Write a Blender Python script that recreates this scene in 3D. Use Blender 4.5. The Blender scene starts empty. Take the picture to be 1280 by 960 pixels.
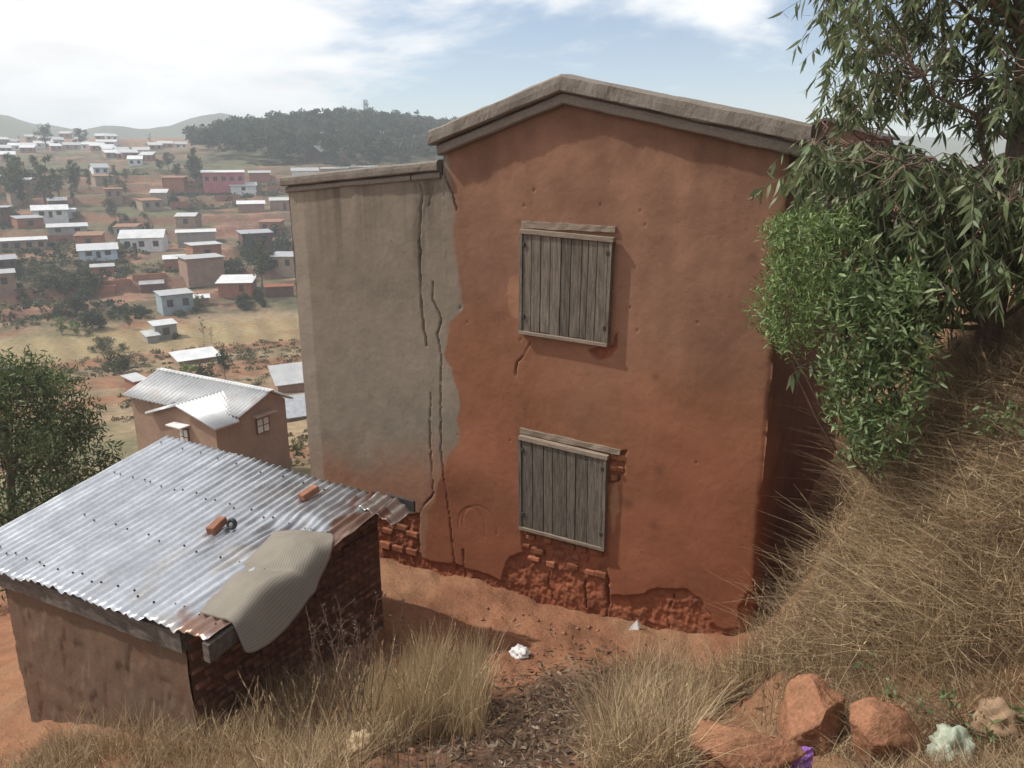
import bpy, bmesh, math, random
import numpy as np
from mathutils import Vector, Matrix
random.seed(7); RNG = np.random.default_rng(7)
D = bpy.data; S = bpy.context.scene; COL = S.collection
R = math.radians
# ------------------------------------------------------------------ camera
HC = 5.5
FPX = 975.0; PITCH, YAW, ROLL = R(15.6), R(31.0), R(0.4)
cam = D.cameras.new('camera'); cam_o = D.objects.new('camera', cam); COL.objects.link(cam_o)
cam.sensor_width = 36.0; cam.lens = FPX / 1280.0 * 36.0
cam.clip_start = 0.05; cam.clip_end = 20000
_cp, _sp, _c, _s = math.cos(PITCH), math.sin(PITCH), math.cos(YAW), math.sin(YAW)
fw = np.array([-_s * _cp, _c * _cp, -_sp]); rt = np.array([_c, _s, 0.0]); dn = np.cross(fw, rt)
cr, sr = math.cos(ROLL), math.sin(ROLL)
CX, CY = cr * rt + sr * dn, -sr * rt + cr * dn
MC = np.stack([CX, CY, fw], 1)
cam_o.matrix_world = Matrix(((CX[0], -CY[0], -fw[0], 0), (CX[1], -CY[1], -fw[1], 0), (CX[2], -CY[2], -fw[2], HC), (0, 0, 0, 1)))
S.camera = cam_o
# ------------------------------------------------------------------ sky and sun
SUN_DIR = Vector((-0.27, -0.105, 0.33)).normalized()          # towards the sun
SUN_EL = math.asin(SUN_DIR.z); SUN_AZ = math.atan2(SUN_DIR.x, SUN_DIR.y)   # clockwise from +Y
world = D.worlds.new('World'); S.world = world; world.use_nodes = True
nt = world.node_tree; nt.nodes.clear()
def N(t, kind, **kw):
    n = t.nodes.new(kind)
    for k, v in kw.items():
        if k.startswith('_'): setattr(n, k[1:], v)
        else: n.inputs[k.replace('__', ' ')].default_value = v
    return n
def sock(n, i=0): return n.outputs[i]
sky = N(nt, 'ShaderNodeTexSky'); sky.sky_type = 'NISHITA'; sky.sun_disc = False
sky.sun_elevation = SUN_EL; sky.sun_rotation = SUN_AZ; sky.air_density = 1.0; sky.dust_density = 1.4; sky.altitude = 1300
skys = N(nt, 'ShaderNodeMix', _data_type='RGBA', _blend_type='MULTIPLY'); skys.inputs[0].default_value = 1
SKY_STRENGTH = 0.15
tc = N(nt, 'ShaderNodeTexCoord')
sep = N(nt, 'ShaderNodeSeparateXYZ'); nt.links.new(tc.outputs['Generated'], sep.inputs[0])
zz = N(nt, 'ShaderNodeMath', _operation='MAXIMUM'); nt.links.new(sep.outputs[2], zz.inputs[0]); zz.inputs[1].default_value = 0.0
zz2 = N(nt, 'ShaderNodeMath', _operation='ADD'); nt.links.new(zz.outputs[0], zz2.inputs[0]); zz2.inputs[1].default_value = 0.22
dv = N(nt, 'ShaderNodeVectorMath', _operation='DIVIDE'); nt.links.new(tc.outputs['Generated'], dv.inputs[0]); nt.links.new(zz2.outputs[0], dv.inputs[1])
cn = N(nt, 'ShaderNodeTexNoise', Scale=1.15, Detail=9.0, Roughness=0.56, Distortion=0.25); nt.links.new(dv.outputs[0], cn.inputs['Vector'])
dot = N(nt, 'ShaderNodeVectorMath', _operation='DOT_PRODUCT'); nt.links.new(tc.outputs['Generated'], dot.inputs[0]); dot.inputs[1].default_value = tuple(SUN_DIR)
bias = N(nt, 'ShaderNodeMapRange'); bias.inputs[1].default_value = 0.18; bias.inputs[2].default_value = 0.52; bias.inputs[3].default_value = -0.10; bias.inputs[4].default_value = 0.40
nt.links.new(dot.outputs['Value'], bias.inputs[0])
ad = N(nt, 'ShaderNodeMath', _operation='ADD'); nt.links.new(cn.outputs[0], ad.inputs[0]); nt.links.new(bias.outputs[0], ad.inputs[1])
cm = N(nt, 'ShaderNodeMapRange', _interpolation_type='SMOOTHSTEP'); cm.inputs[1].default_value = 0.46; cm.inputs[2].default_value = 0.66
nt.links.new(ad.outputs[0], cm.inputs[0])
cn2 = N(nt, 'ShaderNodeTexNoise', Scale=2.3, Detail=6.0, Roughness=0.6); nt.links.new(dv.outputs[0], cn2.inputs['Vector'])
cc = N(nt, 'ShaderNodeMapRange'); cc.inputs[1].default_value = 0.3; cc.inputs[2].default_value = 0.65; cc.inputs[3].default_value = 7.2; cc.inputs[4].default_value = 9.5
nt.links.new(cn2.outputs[0], cc.inputs[0])
ccol = N(nt, 'ShaderNodeVectorMath', _operation='SCALE'); ccol.inputs[0].default_value = (1.0, 1.0, 1.0); nt.links.new(cc.outputs[0], ccol.inputs['Scale'])
mx = N(nt, 'ShaderNodeMix', _data_type='RGBA'); nt.links.new(cm.outputs[0], mx.inputs[0]); nt.links.new(sky.outputs[0], mx.inputs[6]); nt.links.new(ccol.outputs[0], mx.inputs[7])
bg = N(nt, 'ShaderNodeBackground', Strength=SKY_STRENGTH); nt.links.new(mx.outputs[2], bg.inputs[0])
wo = N(nt, 'ShaderNodeOutputWorld'); nt.links.new(bg.outputs[0], wo.inputs[0])
sun = D.lights.new('sun', 'SUN'); sun.energy = 5.0; sun.angle = R(1.2); sun.color = (1.0, 0.955, 0.88)
sun_o = D.objects.new('sun', sun); COL.objects.link(sun_o)
sun_o.rotation_euler = SUN_DIR.to_track_quat('Z', 'Y').to_euler(); sun_o.location = (-20, -8, 40)
S.view_settings.view_transform = 'Standard'; S.view_settings.look = 'None'; S.view_settings.gamma = 1.0
S.view_settings.exposure = -0.18; S.view_settings.use_curve_mapping = False
S.render.engine = 'CYCLES'; S.cycles.volume_bounces = 2
# ------------------------------------------------------------------ pixel helpers (1280x960 photo)
def ray(x, y): return MC @ np.array([(x - 640) / FPX, (y - 480) / FPX, 1.0])
def onwall(x, y, Y): d = ray(x, y); p = d * (Y / d[1]); return np.array([p[0], p[1], p[2] + HC])
# ------------------------------------------------------------------ noise
def _hash(ix, iy, iz, seed):
    h = (ix.astype(np.int64) * 374761393 + iy.astype(np.int64) * 668265263 + iz.astype(np.int64) * 2147483647 + seed * 974711) & 0xffffffff
    h = ((h ^ (h >> 13)) * 1274126177) & 0xffffffff
    h = (h ^ (h >> 16)) & 0xffffffff
    return h / 4294967295.0
def vnoise(x, y, z=None, seed=0):
    x = np.asarray(x, float); y = np.asarray(y, float); z = np.zeros_like(x) if z is None else np.asarray(z, float)
    x0, y0, z0 = np.floor(x), np.floor(y), np.floor(z)
    fx, fy, fz = x - x0, y - y0, z - z0
    fx, fy, fz = [t * t * (3 - 2 * t) for t in (fx, fy, fz)]
    r = 0
    for dz in (0, 1):
        wz = fz if dz else 1 - fz
        for dx in (0, 1):
            for dy in (0, 1):
                r = r + _hash(x0 + dx, y0 + dy, z0 + dz, seed) * (fx if dx else 1 - fx) * (fy if dy else 1 - fy) * wz
    return r * 2 - 1
def fbm(x, y, z=None, oct=4, seed=0, gain=0.5):
    a, s, r = 1.0, 1.0, 0.0
    for o in range(oct):
        r = r + a * vnoise(np.asarray(x) * s, np.asarray(y) * s, None if z is None else np.asarray(z) * s, seed + o * 17)
        a *= gain; s *= 2.03
    return r
def sstep(a, b, x):
    t = np.clip((x - a) / (b - a), 0, 1); return t * t * (3 - 2 * t)
def lerp(a, b, t): return a + (b - a) * t
# ------------------------------------------------------------------ mesh helpers
def mesh_np(name, V, F, smooth=False, col=None):
    me = D.meshes.new(name); V = np.asarray(V, np.float32); F = np.asarray(F, np.int32)
    k = F.shape[1]
    me.vertices.add(len(V)); me.vertices.foreach_set('co', V.ravel())
    me.loops.add(F.size); me.loops.foreach_set('vertex_index', F.ravel())
    me.polygons.add(len(F)); me.polygons.foreach_set('loop_start', np.arange(0, F.size, k, dtype=np.int32))
    me.update(calc_edges=True)
    if smooth: me.polygons.foreach_set('use_smooth', np.ones(len(F), bool))
    if col is not None:
        at = me.color_attributes.new('Col', 'FLOAT_COLOR', 'POINT')
        c4 = np.ones((len(V), 4), np.float32); c4[:, :3] = col; at.data.foreach_set('color', c4.ravel())
    me.validate(); return me
def gridf(nu, nv, wrap=False):
    i, j = np.meshgrid(np.arange(nu - (0 if wrap else 1)), np.arange(nv - 1), indexing='ij')
    i2 = (i + 1) % nu
    return np.stack([i * nv + j, i2 * nv + j, i2 * nv + j + 1, i * nv + j + 1], -1).reshape(-1, 4)
def link(name, me, m, parent=None, loc=None, rot=None):
    o = D.objects.new(name, me); COL.objects.link(o)
    if m is not None and me is not None and not me.materials: me.materials.append(m)
    if parent is not None: o.parent = parent
    if loc is not None: o.location = loc
    if rot is not None: o.rotation_euler = rot
    return o
def tag(o, label=None, cat=None, group=None, kind=None):
    if label: o['label'] = label
    if cat: o['category'] = cat
    if group: o['group'] = group
    if kind: o['kind'] = kind
    return o
def empty(name, loc, rz=0.0):
    o = D.objects.new(name, None); COL.objects.link(o); o.location = loc; o.rotation_euler = (0, 0, rz); o.empty_display_size = 0.3; return o
def bm_mesh(name, bm, smooth=False):
    me = D.meshes.new(name); bmesh.ops.recalc_face_normals(bm, faces=bm.faces); bm.to_mesh(me); bm.free()
    if smooth: me.polygons.foreach_set('use_smooth', np.ones(len(me.polygons), bool))
    return me
def add_box(bm, c, s, rot=None, jit=0.0):
    M_ = Matrix.Translation(c) @ (rot.to_4x4() if rot is not None else Matrix.Identity(4)) @ Matrix.Diagonal((s[0], s[1], s[2], 1))
    r = bmesh.ops.create_cube(bm, size=1.0, matrix=M_)
    if jit:
        for v in r['verts']: v.co += Vector((random.uniform(-jit, jit), random.uniform(-jit, jit), random.uniform(-jit, jit)))
    return r['verts']
def box_mesh(name, c, s, bev=0.0, jit=0.0, rot=None):
    bm = bmesh.new(); add_box(bm, Vector(c), s, rot, jit)
    if bev: bmesh.ops.bevel(bm, geom=bm.edges[:], offset=bev, segments=1, affect='EDGES')
    return bm_mesh(name, bm)
def add_hexa(bm, pts):          # 8 points: bottom 4 ccw, top 4 ccw
    v = [bm.verts.new(p) for p in pts]
    for f in ((3, 2, 1, 0), (4, 5, 6, 7), (0, 1, 5, 4), (1, 2, 6, 5), (2, 3, 7, 6), (3, 0, 4, 7)): bm.faces.new([v[k] for k in f])
def add_prism(bm, poly, ext):   # poly: list of Vector (planar), ext: Vector
    a = [bm.verts.new(p) for p in poly]; b = [bm.verts.new(Vector(p) + Vector(ext)) for p in poly]; n = len(a)
    bm.faces.new(a[::-1]); bm.faces.new(b)
    for i in range(n): bm.faces.new((a[i], a[(i + 1) % n], b[(i + 1) % n], b[i]))
def tube_np(pts, rad, seg=7):
    pts = np.asarray(pts, float); n = len(pts); rad = np.broadcast_to(rad, (n,))
    T = np.gradient(pts, axis=0); T /= np.linalg.norm(T, axis=1)[:, None] + 1e-9
    ref = np.array([0.31, 0.22, 0.92]) if abs(T[0, 2]) < 0.9 else np.array([1.0, 0.1, 0])
    A = np.cross(T, ref); A /= np.linalg.norm(A, axis=1)[:, None]; B = np.cross(T, A)
    th = np.linspace(0, 2 * np.pi, seg, endpoint=False)
    V = pts[:, None] + rad[:, None, None] * (np.cos(th)[None, :, None] * A[:, None] + np.sin(th)[None, :, None] * B[:, None])
    F = gridf(seg, n, True)
    V = V.transpose(1, 0, 2).reshape(-1, 3)
    return V, F
class Acc:
    def __init__(s): s.v, s.f, s.c, s.n = [], [], [], 0
    def add(s, V, F, c=None):
        s.v.append(V); s.f.append(F + s.n); s.n += len(V)
        if c is not None: s.c.append(np.broadcast_to(c, (len(V), 3)))
    def mesh(s, name, smooth=False):
        return mesh_np(name, np.concatenate(s.v), np.concatenate(s.f), smooth, np.concatenate(s.c) if s.c else None)
# ------------------------------------------------------------------ materials
MATS = {}
def mat(name, col, rough=0.85, var=0.2, scale=3.0, fine=30.0, bump=0.25, bdist=0.01, metallic=0.0, attr=False, col2=None, stretch=None, rnd=0.0, spec=0.3, translucent=0.0, wave=None, patch=(0.35, 0.7)):
    m = D.materials.new(name); m.use_nodes = True; t = m.node_tree; t.nodes.clear(); L = t.links.new
    out = N(t, 'ShaderNodeOutputMaterial'); b = N(t, 'ShaderNodeBsdfPrincipled', Roughness=rough, Metallic=metallic)
    b.inputs['Specular IOR Level'].default_value = spec
    tcn = N(t, 'ShaderNodeTexCoord'); vec = tcn.outputs['Object']
    if stretch:
        mp = N(t, 'ShaderNodeMapping'); mp.inputs['Scale'].default_value = stretch; L(vec, mp.inputs[0]); vec = mp.outputs[0]
    n1 = N(t, 'ShaderNodeTexNoise', Scale=scale, Detail=6.0, Roughness=0.6); L(vec, n1.inputs['Vector'])
    n2 = N(t, 'ShaderNodeTexNoise', Scale=fine, Detail=5.0, Roughness=0.65); L(vec, n2.inputs['Vector'])
    if attr:
        a = N(t, 'ShaderNodeVertexColor'); a.layer_name = 'Col'; base = a.outputs[0]
    else:
        c = N(t, 'ShaderNodeRGB'); c.outputs[0].default_value = (*col, 1); base = c.outputs[0]
    if col2 is not None:
        mr = N(t, 'ShaderNodeMapRange', _interpolation_type='SMOOTHSTEP'); mr.inputs[1].default_value = patch[0]; mr.inputs[2].default_value = patch[1]; L(n1.outputs[0], mr.inputs[0])
        k = N(t, 'ShaderNodeMix', _data_type='RGBA'); L(mr.outputs[0], k.inputs[0]); L(base, k.inputs[6]); k.inputs[7].default_value = (*col2, 1); base = k.outputs[2]
    def mul(fac_out, lo, hi, base, a=0.3, b_=0.7):
        mr = N(t, 'ShaderNodeMapRange'); mr.inputs[1].default_value = a; mr.inputs[2].default_value = b_; mr.inputs[3].default_value = lo; mr.inputs[4].default_value = hi; L(fac_out, mr.inputs[0])
        k = N(t, 'ShaderNodeVectorMath', _operation='SCALE'); L(base, k.inputs[0]); L(mr.outputs[0], k.inputs['Scale']); return k.outputs[0]
    if name == 'plaster':
        n3 = N(t, 'ShaderNodeTexNoise', Scale=24.0, Detail=3.0, Roughness=0.7); L(vec, n3.inputs['Vector']); base = mul(n3.outputs[0], 1.04, 0.55, base, 0.62, 0.74)
    base = mul(n1.outputs[0], 1 - var, 1 + var, base); base = mul(n2.outputs[0], 1 - var * 0.8, 1 + var * 0.8, base)
    if rnd:
        oi = N(t, 'ShaderNodeObjectInfo'); base = mul(oi.outputs['Random'], 1 - rnd, 1 + rnd, base, 0, 1)
    L(base, b.inputs['Base Color'])
    if bump:
        s_ = N(t, 'ShaderNodeMath', _operation='ADD'); L(n1.outputs[0], s_.inputs[0]); L(n2.outputs[0], s_.inputs[1])
        bp = N(t, 'ShaderNodeBump', Strength=bump, Distance=bdist); L(s_.outputs[0], bp.inputs['Height']); L(bp.outputs[0], b.inputs['Normal'])
    if metallic:
        mr = N(t, 'ShaderNodeMapRange'); mr.inputs[1].default_value = .3; mr.inputs[2].default_value = .7; mr.inputs[3].default_value = rough * .75; mr.inputs[4].default_value = min(1, rough * 1.35); L(n1.outputs[0], mr.inputs[0]); L(mr.outputs[0], b.inputs['Roughness'])
    if translucent:
        tr = N(t, 'ShaderNodeBsdfTranslucent'); L(base, tr.inputs[0]); mxs = N(t, 'ShaderNodeMixShader'); mxs.inputs[0].default_value = translucent
        L(b.outputs[0], mxs.inputs[1]); L(tr.outputs[0], mxs.inputs[2]); L(mxs.outputs[0], out.inputs[0])
    else: L(b.outputs[0], out.inputs[0])
    MATS[name] = m; return m
mat('ground', (0.4, 0.2, 0.1), attr=True, var=0.26, scale=1.3, fine=24.0, bump=0.8, bdist=0.04, rough=0.95, spec=0.1)
mat('plaster', (0.4, 0.2, 0.1), attr=True, var=0.10, scale=3.5, fine=70.0, bump=0.45, bdist=0.008, rough=0.95, spec=0.12)
mat('cement', (0.23, 0.20, 0.17), var=0.25, scale=4.0, fine=45.0, bump=0.6, bdist=0.01, rough=0.95, col2=(0.16, 0.14, 0.12), spec=0.12)
mat('grey_wood', (0.135, 0.112, 0.09), var=0.5, scale=5.0, fine=26.0, stretch=(9, 9, 0.7), bump=0.6, bdist=0.004, rough=0.9, rnd=0.22, spec=0.15)
mat('wood_trim', (0.24, 0.19, 0.145), var=0.35, scale=5.0, fine=26.0, stretch=(0.9, 9, 9), bump=0.6, bdist=0.004, rough=0.9, rnd=0.1, spec=0.15)
mat('dark_iron', (0.035, 0.03, 0.027), rough=0.7)
mat('mud_brick', (0.255, 0.10, 0.055), var=0.32, scale=9.0, fine=60.0, bump=0.7, bdist=0.008, rnd=0.22, rough=0.95, spec=0.1)
mat('fired_brick', (0.25, 0.118, 0.075), var=0.2, scale=9.0, fine=60.0, bump=0.5, bdist=0.005, rnd=0.12, rough=0.92, spec=0.1)
mat('zinc', (0.62, 0.64, 0.67), var=0.14, scale=3.0, fine=20.0, bump=0.12, bdist=0.004, metallic=0.85, rough=0.34, attr=True, spec=0.5)
mat('zinc_far', (0.46, 0.465, 0.47), var=0.16, scale=0.7, fine=6.0, bump=0.0, metallic=0.2, rough=0.5, rnd=0.30, spec=0.5, col2=(0.36, 0.30, 0.26), patch=(0.56, 0.75))
mat('rust', (0.20, 0.085, 0.045), var=0.4, scale=6.0, fine=40.0, col2=(0.32, 0.20, 0.13), rough=0.9)
mat('shed_plaster', (0.165, 0.108, 0.075), var=0.22, scale=2.2, fine=40.0, bump=0.5, bdist=0.008, col2=(0.13, 0.078, 0.052), rough=0.95, attr=False, spec=0.1)
mat('mat_weave', (0.42, 0.385, 0.33), var=0.12, scale=4.0, fine=160.0, bump=0.5, bdist=0.004, rough=0.95, spec=0.1)
mat('black_rubber', (0.03, 0.03, 0.032), rough=0.6, var=0.4)
mat('rock', (0.30, 0.15, 0.085), var=0.3, scale=5.0, fine=40.0, bump=0.8, bdist=0.02, col2=(0.27, 0.125, 0.075), rough=0.95, spec=0.1)
mat('straw', (0.4, 0.3, 0.16), attr=True, var=0.2, scale=3.0, fine=30.0, bump=0, rough=0.8, translucent=0.25, spec=0.2)
mat('leaf', (0.1, 0.13, 0.06), attr=True, var=0.15, scale=4.0, fine=30.0, bump=0, rough=0.5, translucent=0.25, spec=0.4)
mat('far_leaf', (0.07, 0.09, 0.045), attr=True, var=0.3, scale=0.6, fine=3.0, bump=0, rough=0.8, translucent=0.15, rnd=0.2, spec=0.15)
mat('bark', (0.17, 0.12, 0.09), var=0.35, scale=5.0, fine=30.0, stretch=(6, 6, 1), bump=0.6, bdist=0.01, rough=0.9)
mat('twig', (0.15, 0.10, 0.07), var=0.3, bump=0, rough=0.9)
mat('bag_white', (0.58, 0.58, 0.57), var=0.1, rough=0.5); mat('bag_green', (0.45, 0.50, 0.39), var=0.15, rough=0.4, translucent=0.3); mat('bag_tan', (0.50, 0.37, 0.22), var=0.15, rough=0.45, translucent=0.2)
mat('paper_brown', (0.27, 0.18, 0.11), var=0.2, rough=0.8); mat('packet', (0.24, 0.10, 0.38), var=0.1, rough=0.35, col2=(0.6, 0.5, 0.7), scale=30, patch=(0.6, 0.66))
mat('glass', (0.03, 0.035, 0.04), rough=0.15, var=0.1, bump=0, spec=0.6); mat('curtain', (0.62, 0.60, 0.56), var=0.15, rough=0.8)
mat('frame_red', (0.11, 0.05, 0.04), rough=0.7); mat('steel', (0.35, 0.36, 0.38), rough=0.5, metallic=0.5)
FW = {}; 
for k, c in dict(tan=(0.34, 0.26, 0.19), white=(0.72, 0.70, 0.66), blue=(0.52, 0.60, 0.66), brick=(0.33, 0.15, 0.095), pink=(0.46, 0.16, 0.18), grey=(0.33, 0.31, 0.28), brown=(0.31, 0.205, 0.15), teal=(0.30, 0.36, 0.38), darkred=(0.15, 0.082, 0.064)).items():
    FW[k] = mat('wall_' + k, c, var=0.16, scale=0.9, fine=8.0, bump=0.3, bdist=0.02, rough=0.95, spec=0.1)
#--SECTION terrain
# ------------------------------------------------------------------ terrain (heights relative to the eye, then + HC)
CP = np.array([(0, 0, -1.6), (1, 0, -1.4), (-1, 0, -1.85), (-2, 0, -2.3), (-4, 0, -3.5), (-8, 0, -5.4), (-14, 0, -8), (0, -3, -1.6), (-4, -3, -3.0), (4, -3, -1.0), (-10, -4, -5.5), (-18, -4, -9), (-20, 2, -10),
 (0, 2, -2.3), (-1.9, 3.05, -3.3), (-2.6, 2.6, -3.35), (-4, 2, -4.1), (-6, 2, -5.1), (-8, 3, -6.0), (-9.5, 3.5, -6.5), (-10, 1, -6.4), (-5.2, 3.2, -4.95), (-6.5, 3.4, -5.35),
 (-5.3, 5, -5.2), (-5, 6.5, -5.4), (-4, 6.9, -5.42), (-4.1, 7.9, -5.47), (-2.5, 7.9, -5.33), (-1.75, 7.9, -5.15), (-7, 7.9, -5.58), (-2.5, 6.2, -5.1), (-3.7, 5.2, -4.85), (-2.2, 4.6, -4.3), (-1.1, 4.2, -3.7),
 (-0.6, 4.66, -3.72), (0.53, 4.27, -3.05), (0.49, 4.6, -2.88), (-0.73, 5.25, -3.8), (-0.2, 5.0, -3.4), (0.45, 5.2, -2.55), (0, 5.6, -2.85), (-1.3, 6.1, -4.45), (-1.08, 6.4, -3.95), (-0.9, 6.6, -3.4), (-0.76, 7, -3.0), (-0.5, 7, -2.7), (0, 6.8, -2.0), (0.35, 6.8, -1.65), (1, 6, -1.55), (1.5, 4, -2.1), (0.3, 8.5, -1.7), (-0.3, 8.5, -2.3), (-0.65, 8.5, -3.0), (0.4, 10, -1.5), (-0.5, 10, -2.6), (-1.5, 5.6, -4.55), (-1.45, 7, -4.95), (2, 8, -0.8), (3, 5, -1.1), (3, 10, -0.3), (5, 5, -0.2),
 (1.5, 12, -1.0), (4, 14, 0.3), (8, 8, 1.0), (8, 0, 0.3), (-1.25, 8.5, -4.95), (-1.3, 10, -4.85), (-1.3, 13, -4.6), (-2, 16, -4.3), (-4, 20, -4.2), (0, 20, -2.2), (-9, 8, -6.1), (-12, 8, -7.4), (-14, 4, -8.4), (-9, 11, -6.9), (-6, 14, -6.3), (-12, 16, -9.2), (-20, 12, -10.7), (-17, 18, -11.3), (-8, 22, -9.0), (-24, 8, -11.3), (-3, 11, -5.2), (-6, 11, -5.8), (8, 20, 1.5)], float)
def _phi(r): return r
_n = len(CP); _A = np.zeros((_n + 3, _n + 3)); _d = np.hypot(CP[:, None, 0] - CP[None, :, 0], CP[:, None, 1] - CP[None, :, 1])
_A[:_n, :_n] = _phi(_d) + np.eye(_n) * -0.02; _A[:_n, _n] = 1; _A[:_n, _n + 1:] = CP[:, :2]; _A[_n:, :_n] = _A[:_n, _n:].T
_w = np.linalg.solve(_A, np.concatenate([CP[:, 2], np.zeros(3)]))
PR = np.array([0, 12, 20, 26, 36, 45, 60, 75, 95, 120, 140, 155, 165, 185, 205, 235, 260, 280, 300, 350, 450, 520, 560, 640, 900, 1500, 6000.0])
PZ = np.array([-2, -6.5, -10.4, -12, -14, -16.2, -18.9, -20.9, -23, -24.6, -24.8, -23.7, -22.6, -20.4, -18.5, -14.6, -10, -6, -2.5, -0.5, 6, 11, 17, 19, 12, 0, -10])
def terrain(x, y, detail=True):
    x = np.asarray(x, float); y = np.asarray(y, float); sh = x.shape; x = x.ravel(); y = y.ravel()
    r = np.hypot(x, y) + 1e-6; az = np.degrees(np.arctan2(x, y))
    near = np.full(r.shape, 0.0); k = r < 32
    if k.any():
        xs, ys = x[k], y[k]
        d = np.sqrt((xs[:, None] - CP[None, :, 0]) ** 2 + (ys[:, None] - CP[None, :, 1]) ** 2)
        near[k] = d @ _w[:_n] + _w[_n] + _w[_n + 1] * xs + _w[_n + 2] * ys
    rr = r * (1 + 0.05 * np.sin(az * 0.09) * sstep(40, 120, r))
    v = np.interp(rr, PR, PZ)
    terr = sstep(146, 160, r) * (1 - sstep(330, 360, r))
    if detail:
        wob = fbm(x * 0.018, y * 0.018, seed=3, oct=3) * 2.0
        q = (v + wob) / 2.8; st = np.floor(q) + sstep(0.72, 0.97, q - np.floor(q)); v = lerp(v, st * 2.8 - wob * 0.5, terr * 0.88)
    b = 12 * np.exp(-(((r - 410) / 75) ** 2 + ((az + 42) / 9.5) ** 2)) + 6 * np.exp(-(((r - 500) / 60) ** 2 + ((az + 30) / 12.0) ** 2))
    v = v + b
    hill = np.interp(r, [0, 20, 60, 200, 400, 6000], [-1.5, -1.0, -1.0, -8, -4, -10])
    az2 = np.where(az > 150, az - 360, az)
    wv = sstep(-6, -30, az2) * sstep(-190, -120, az2) if False else (sstep(6, 30, -az2) * (1 - sstep(125, 175, -az2)))
    far = lerp(hill, v, wv)
    t = sstep(16, 27, r); z = lerp(near, far, t)
    if detail:
        z = z + fbm(x * 0.9, y * 0.9, seed=11, oct=4) * 0.09 * (1 - sstep(5, 40, r) * 0.4) + fbm(x * 0.05, y * 0.05, seed=12, oct=3) * 0.6 * sstep(25, 80, r) * (1 - 0.7 * sstep(80, 95, r) * (1 - sstep(140, 150, r)))
        z = z + fbm(x * 5, y * 5, seed=21, oct=4) * 0.035 * (1 - sstep(12, 20, r))
    return (z + HC).reshape(sh)
def hit(px, py, rmin=1.0, rmax=900.0):
    d = ray(px, py); h = math.hypot(d[0], d[1]); rs = np.exp(np.linspace(math.log(rmin), math.log(rmax), 1500))
    xs, ys, zs = d[0] / h * rs, d[1] / h * rs, HC + d[2] / h * rs
    k = np.nonzero(zs < terrain(xs, ys))[0]
    i = k[0] if len(k) else len(rs) - 1
    return Vector((xs[i], ys[i], float(terrain(xs[i:i + 1], ys[i:i + 1])[0])))
def gnd(x, y): return float(terrain(np.array([x]), np.array([y]))[0])
def terrain_color(X, Y, Z):
    r = np.hypot(X, Y); az = np.degrees(np.arctan2(X, Y))
    red = np.array([0.24, 0.114, 0.064]); dark = np.array([0.20, 0.115, 0.07]); tan = np.array([0.265, 0.195, 0.12]); grn = np.array([0.13, 0.125, 0.07]); yel = np.array([0.31, 0.24, 0.125]); pale = np.array([0.28, 0.165, 0.095])
    n1 = fbm(X * 0.05, Y * 0.05, seed=31, oct=4); n2 = fbm(X * 0.8, Y * 0.8, seed=37, oct=4); n3 = fbm(X * 0.15, Y * 0.15, seed=41, oct=3)
    def mix(c, d, t): return c + (np.asarray(d) - c) * np.clip(t, 0, 1)[:, None]
    c = np.broadcast_to(red, (len(X), 3)).copy()
    c = mix(c, pale, sstep(0.0, 0.7, n2) * 0.55)
    # darker brown patch under the leaf litter on the slope below the camera
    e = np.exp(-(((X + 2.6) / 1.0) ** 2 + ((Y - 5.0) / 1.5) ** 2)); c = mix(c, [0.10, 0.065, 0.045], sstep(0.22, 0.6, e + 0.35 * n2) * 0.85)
    bank = sstep(-1.6, -0.6, X) * (r < 40) + (r < 6) * sstep(3.5, 2.5, Y + 0 * X) * 0
    c = mix(c, [0.26, 0.16, 0.09], bank * 0.7)
    # mid slope: dry grass with red patches
    m = sstep(22, 40, r); c2 = mix(np.broadcast_to(tan, (len(X), 3)).copy(), red * 0.9, sstep(0.05, 0.5, n3)); c2 = mix(c2, grn, sstep(0.1, 0.6, n1) * 0.8)
    c = mix(c, c2, m)
    # valley fields: strips along the contour
    u = X * math.cos(R(-52)) - Y * math.sin(R(-52)) * -1; 
    w = r + fbm(X * 0.02, Y * 0.02, seed=51, oct=2) * 2.0
    f = sstep(72, 76, w) * (1 - sstep(137, 140, w))
    bands = np.array([70, 79, 86, 92, 103, 104.2, 112, 118, 118.9, 127, 128, 140]); cols = [tan * .75, red * .9, tan * .8, red * 0.8, dark, tan * .8, red * 0.85, pale * 1.1, yel * .75, dark, yel * .8, tan * .7]
    idx = np.clip(np.searchsorted(bands, w) - 1, 0, len(cols) - 1); fc = np.array(cols)[idx]
    fc = fc * (1 + 0.18 * np.sin(az * 3 + w * 0.1))[:, None]
    c = mix(c, fc, f * (0.75 + 0.25 * n2))
    # opposite hillside
    h = sstep(139, 146, w); c3 = mix(np.broadcast_to([0.135, 0.105, 0.065], (len(X), 3)).copy(), [0.235, 0.13, 0.085], sstep(0.0, 0.5, n3 + .4 * n2)); c3 = mix(c3, grn * .9, sstep(-0.1, 0.4, n1))
    c3 = c3 * (1 - .45 * sstep(.05, .5, fbm(X * .11, Y * .11, seed=43, oct=4)) + .25 * n2)[:, None]
    c = mix(c, c3, h)
    gx = terrain(X + 0.8, Y) - terrain(X - 0.8, Y); gy = terrain(X, Y + 0.8) - terrain(X, Y - 0.8); sl = np.hypot(gx, gy) / 1.6
    c = mix(c, [0.22, 0.115, 0.08], sstep(0.35, 0.8, sl) * h * 0.85)
    c = mix(c, [0.33, 0.16, 0.10], sstep(500, 540, r) * (1 - sstep(640, 700, r)) * 0.8)
    c = mix(c, grn, sstep(700, 760, r))
    return c
azs = np.concatenate([np.arange(-76, 16, 0.24), np.arange(16, 284, 2.2)]); azs = np.radians(azs)
rs = [0.02]
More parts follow.
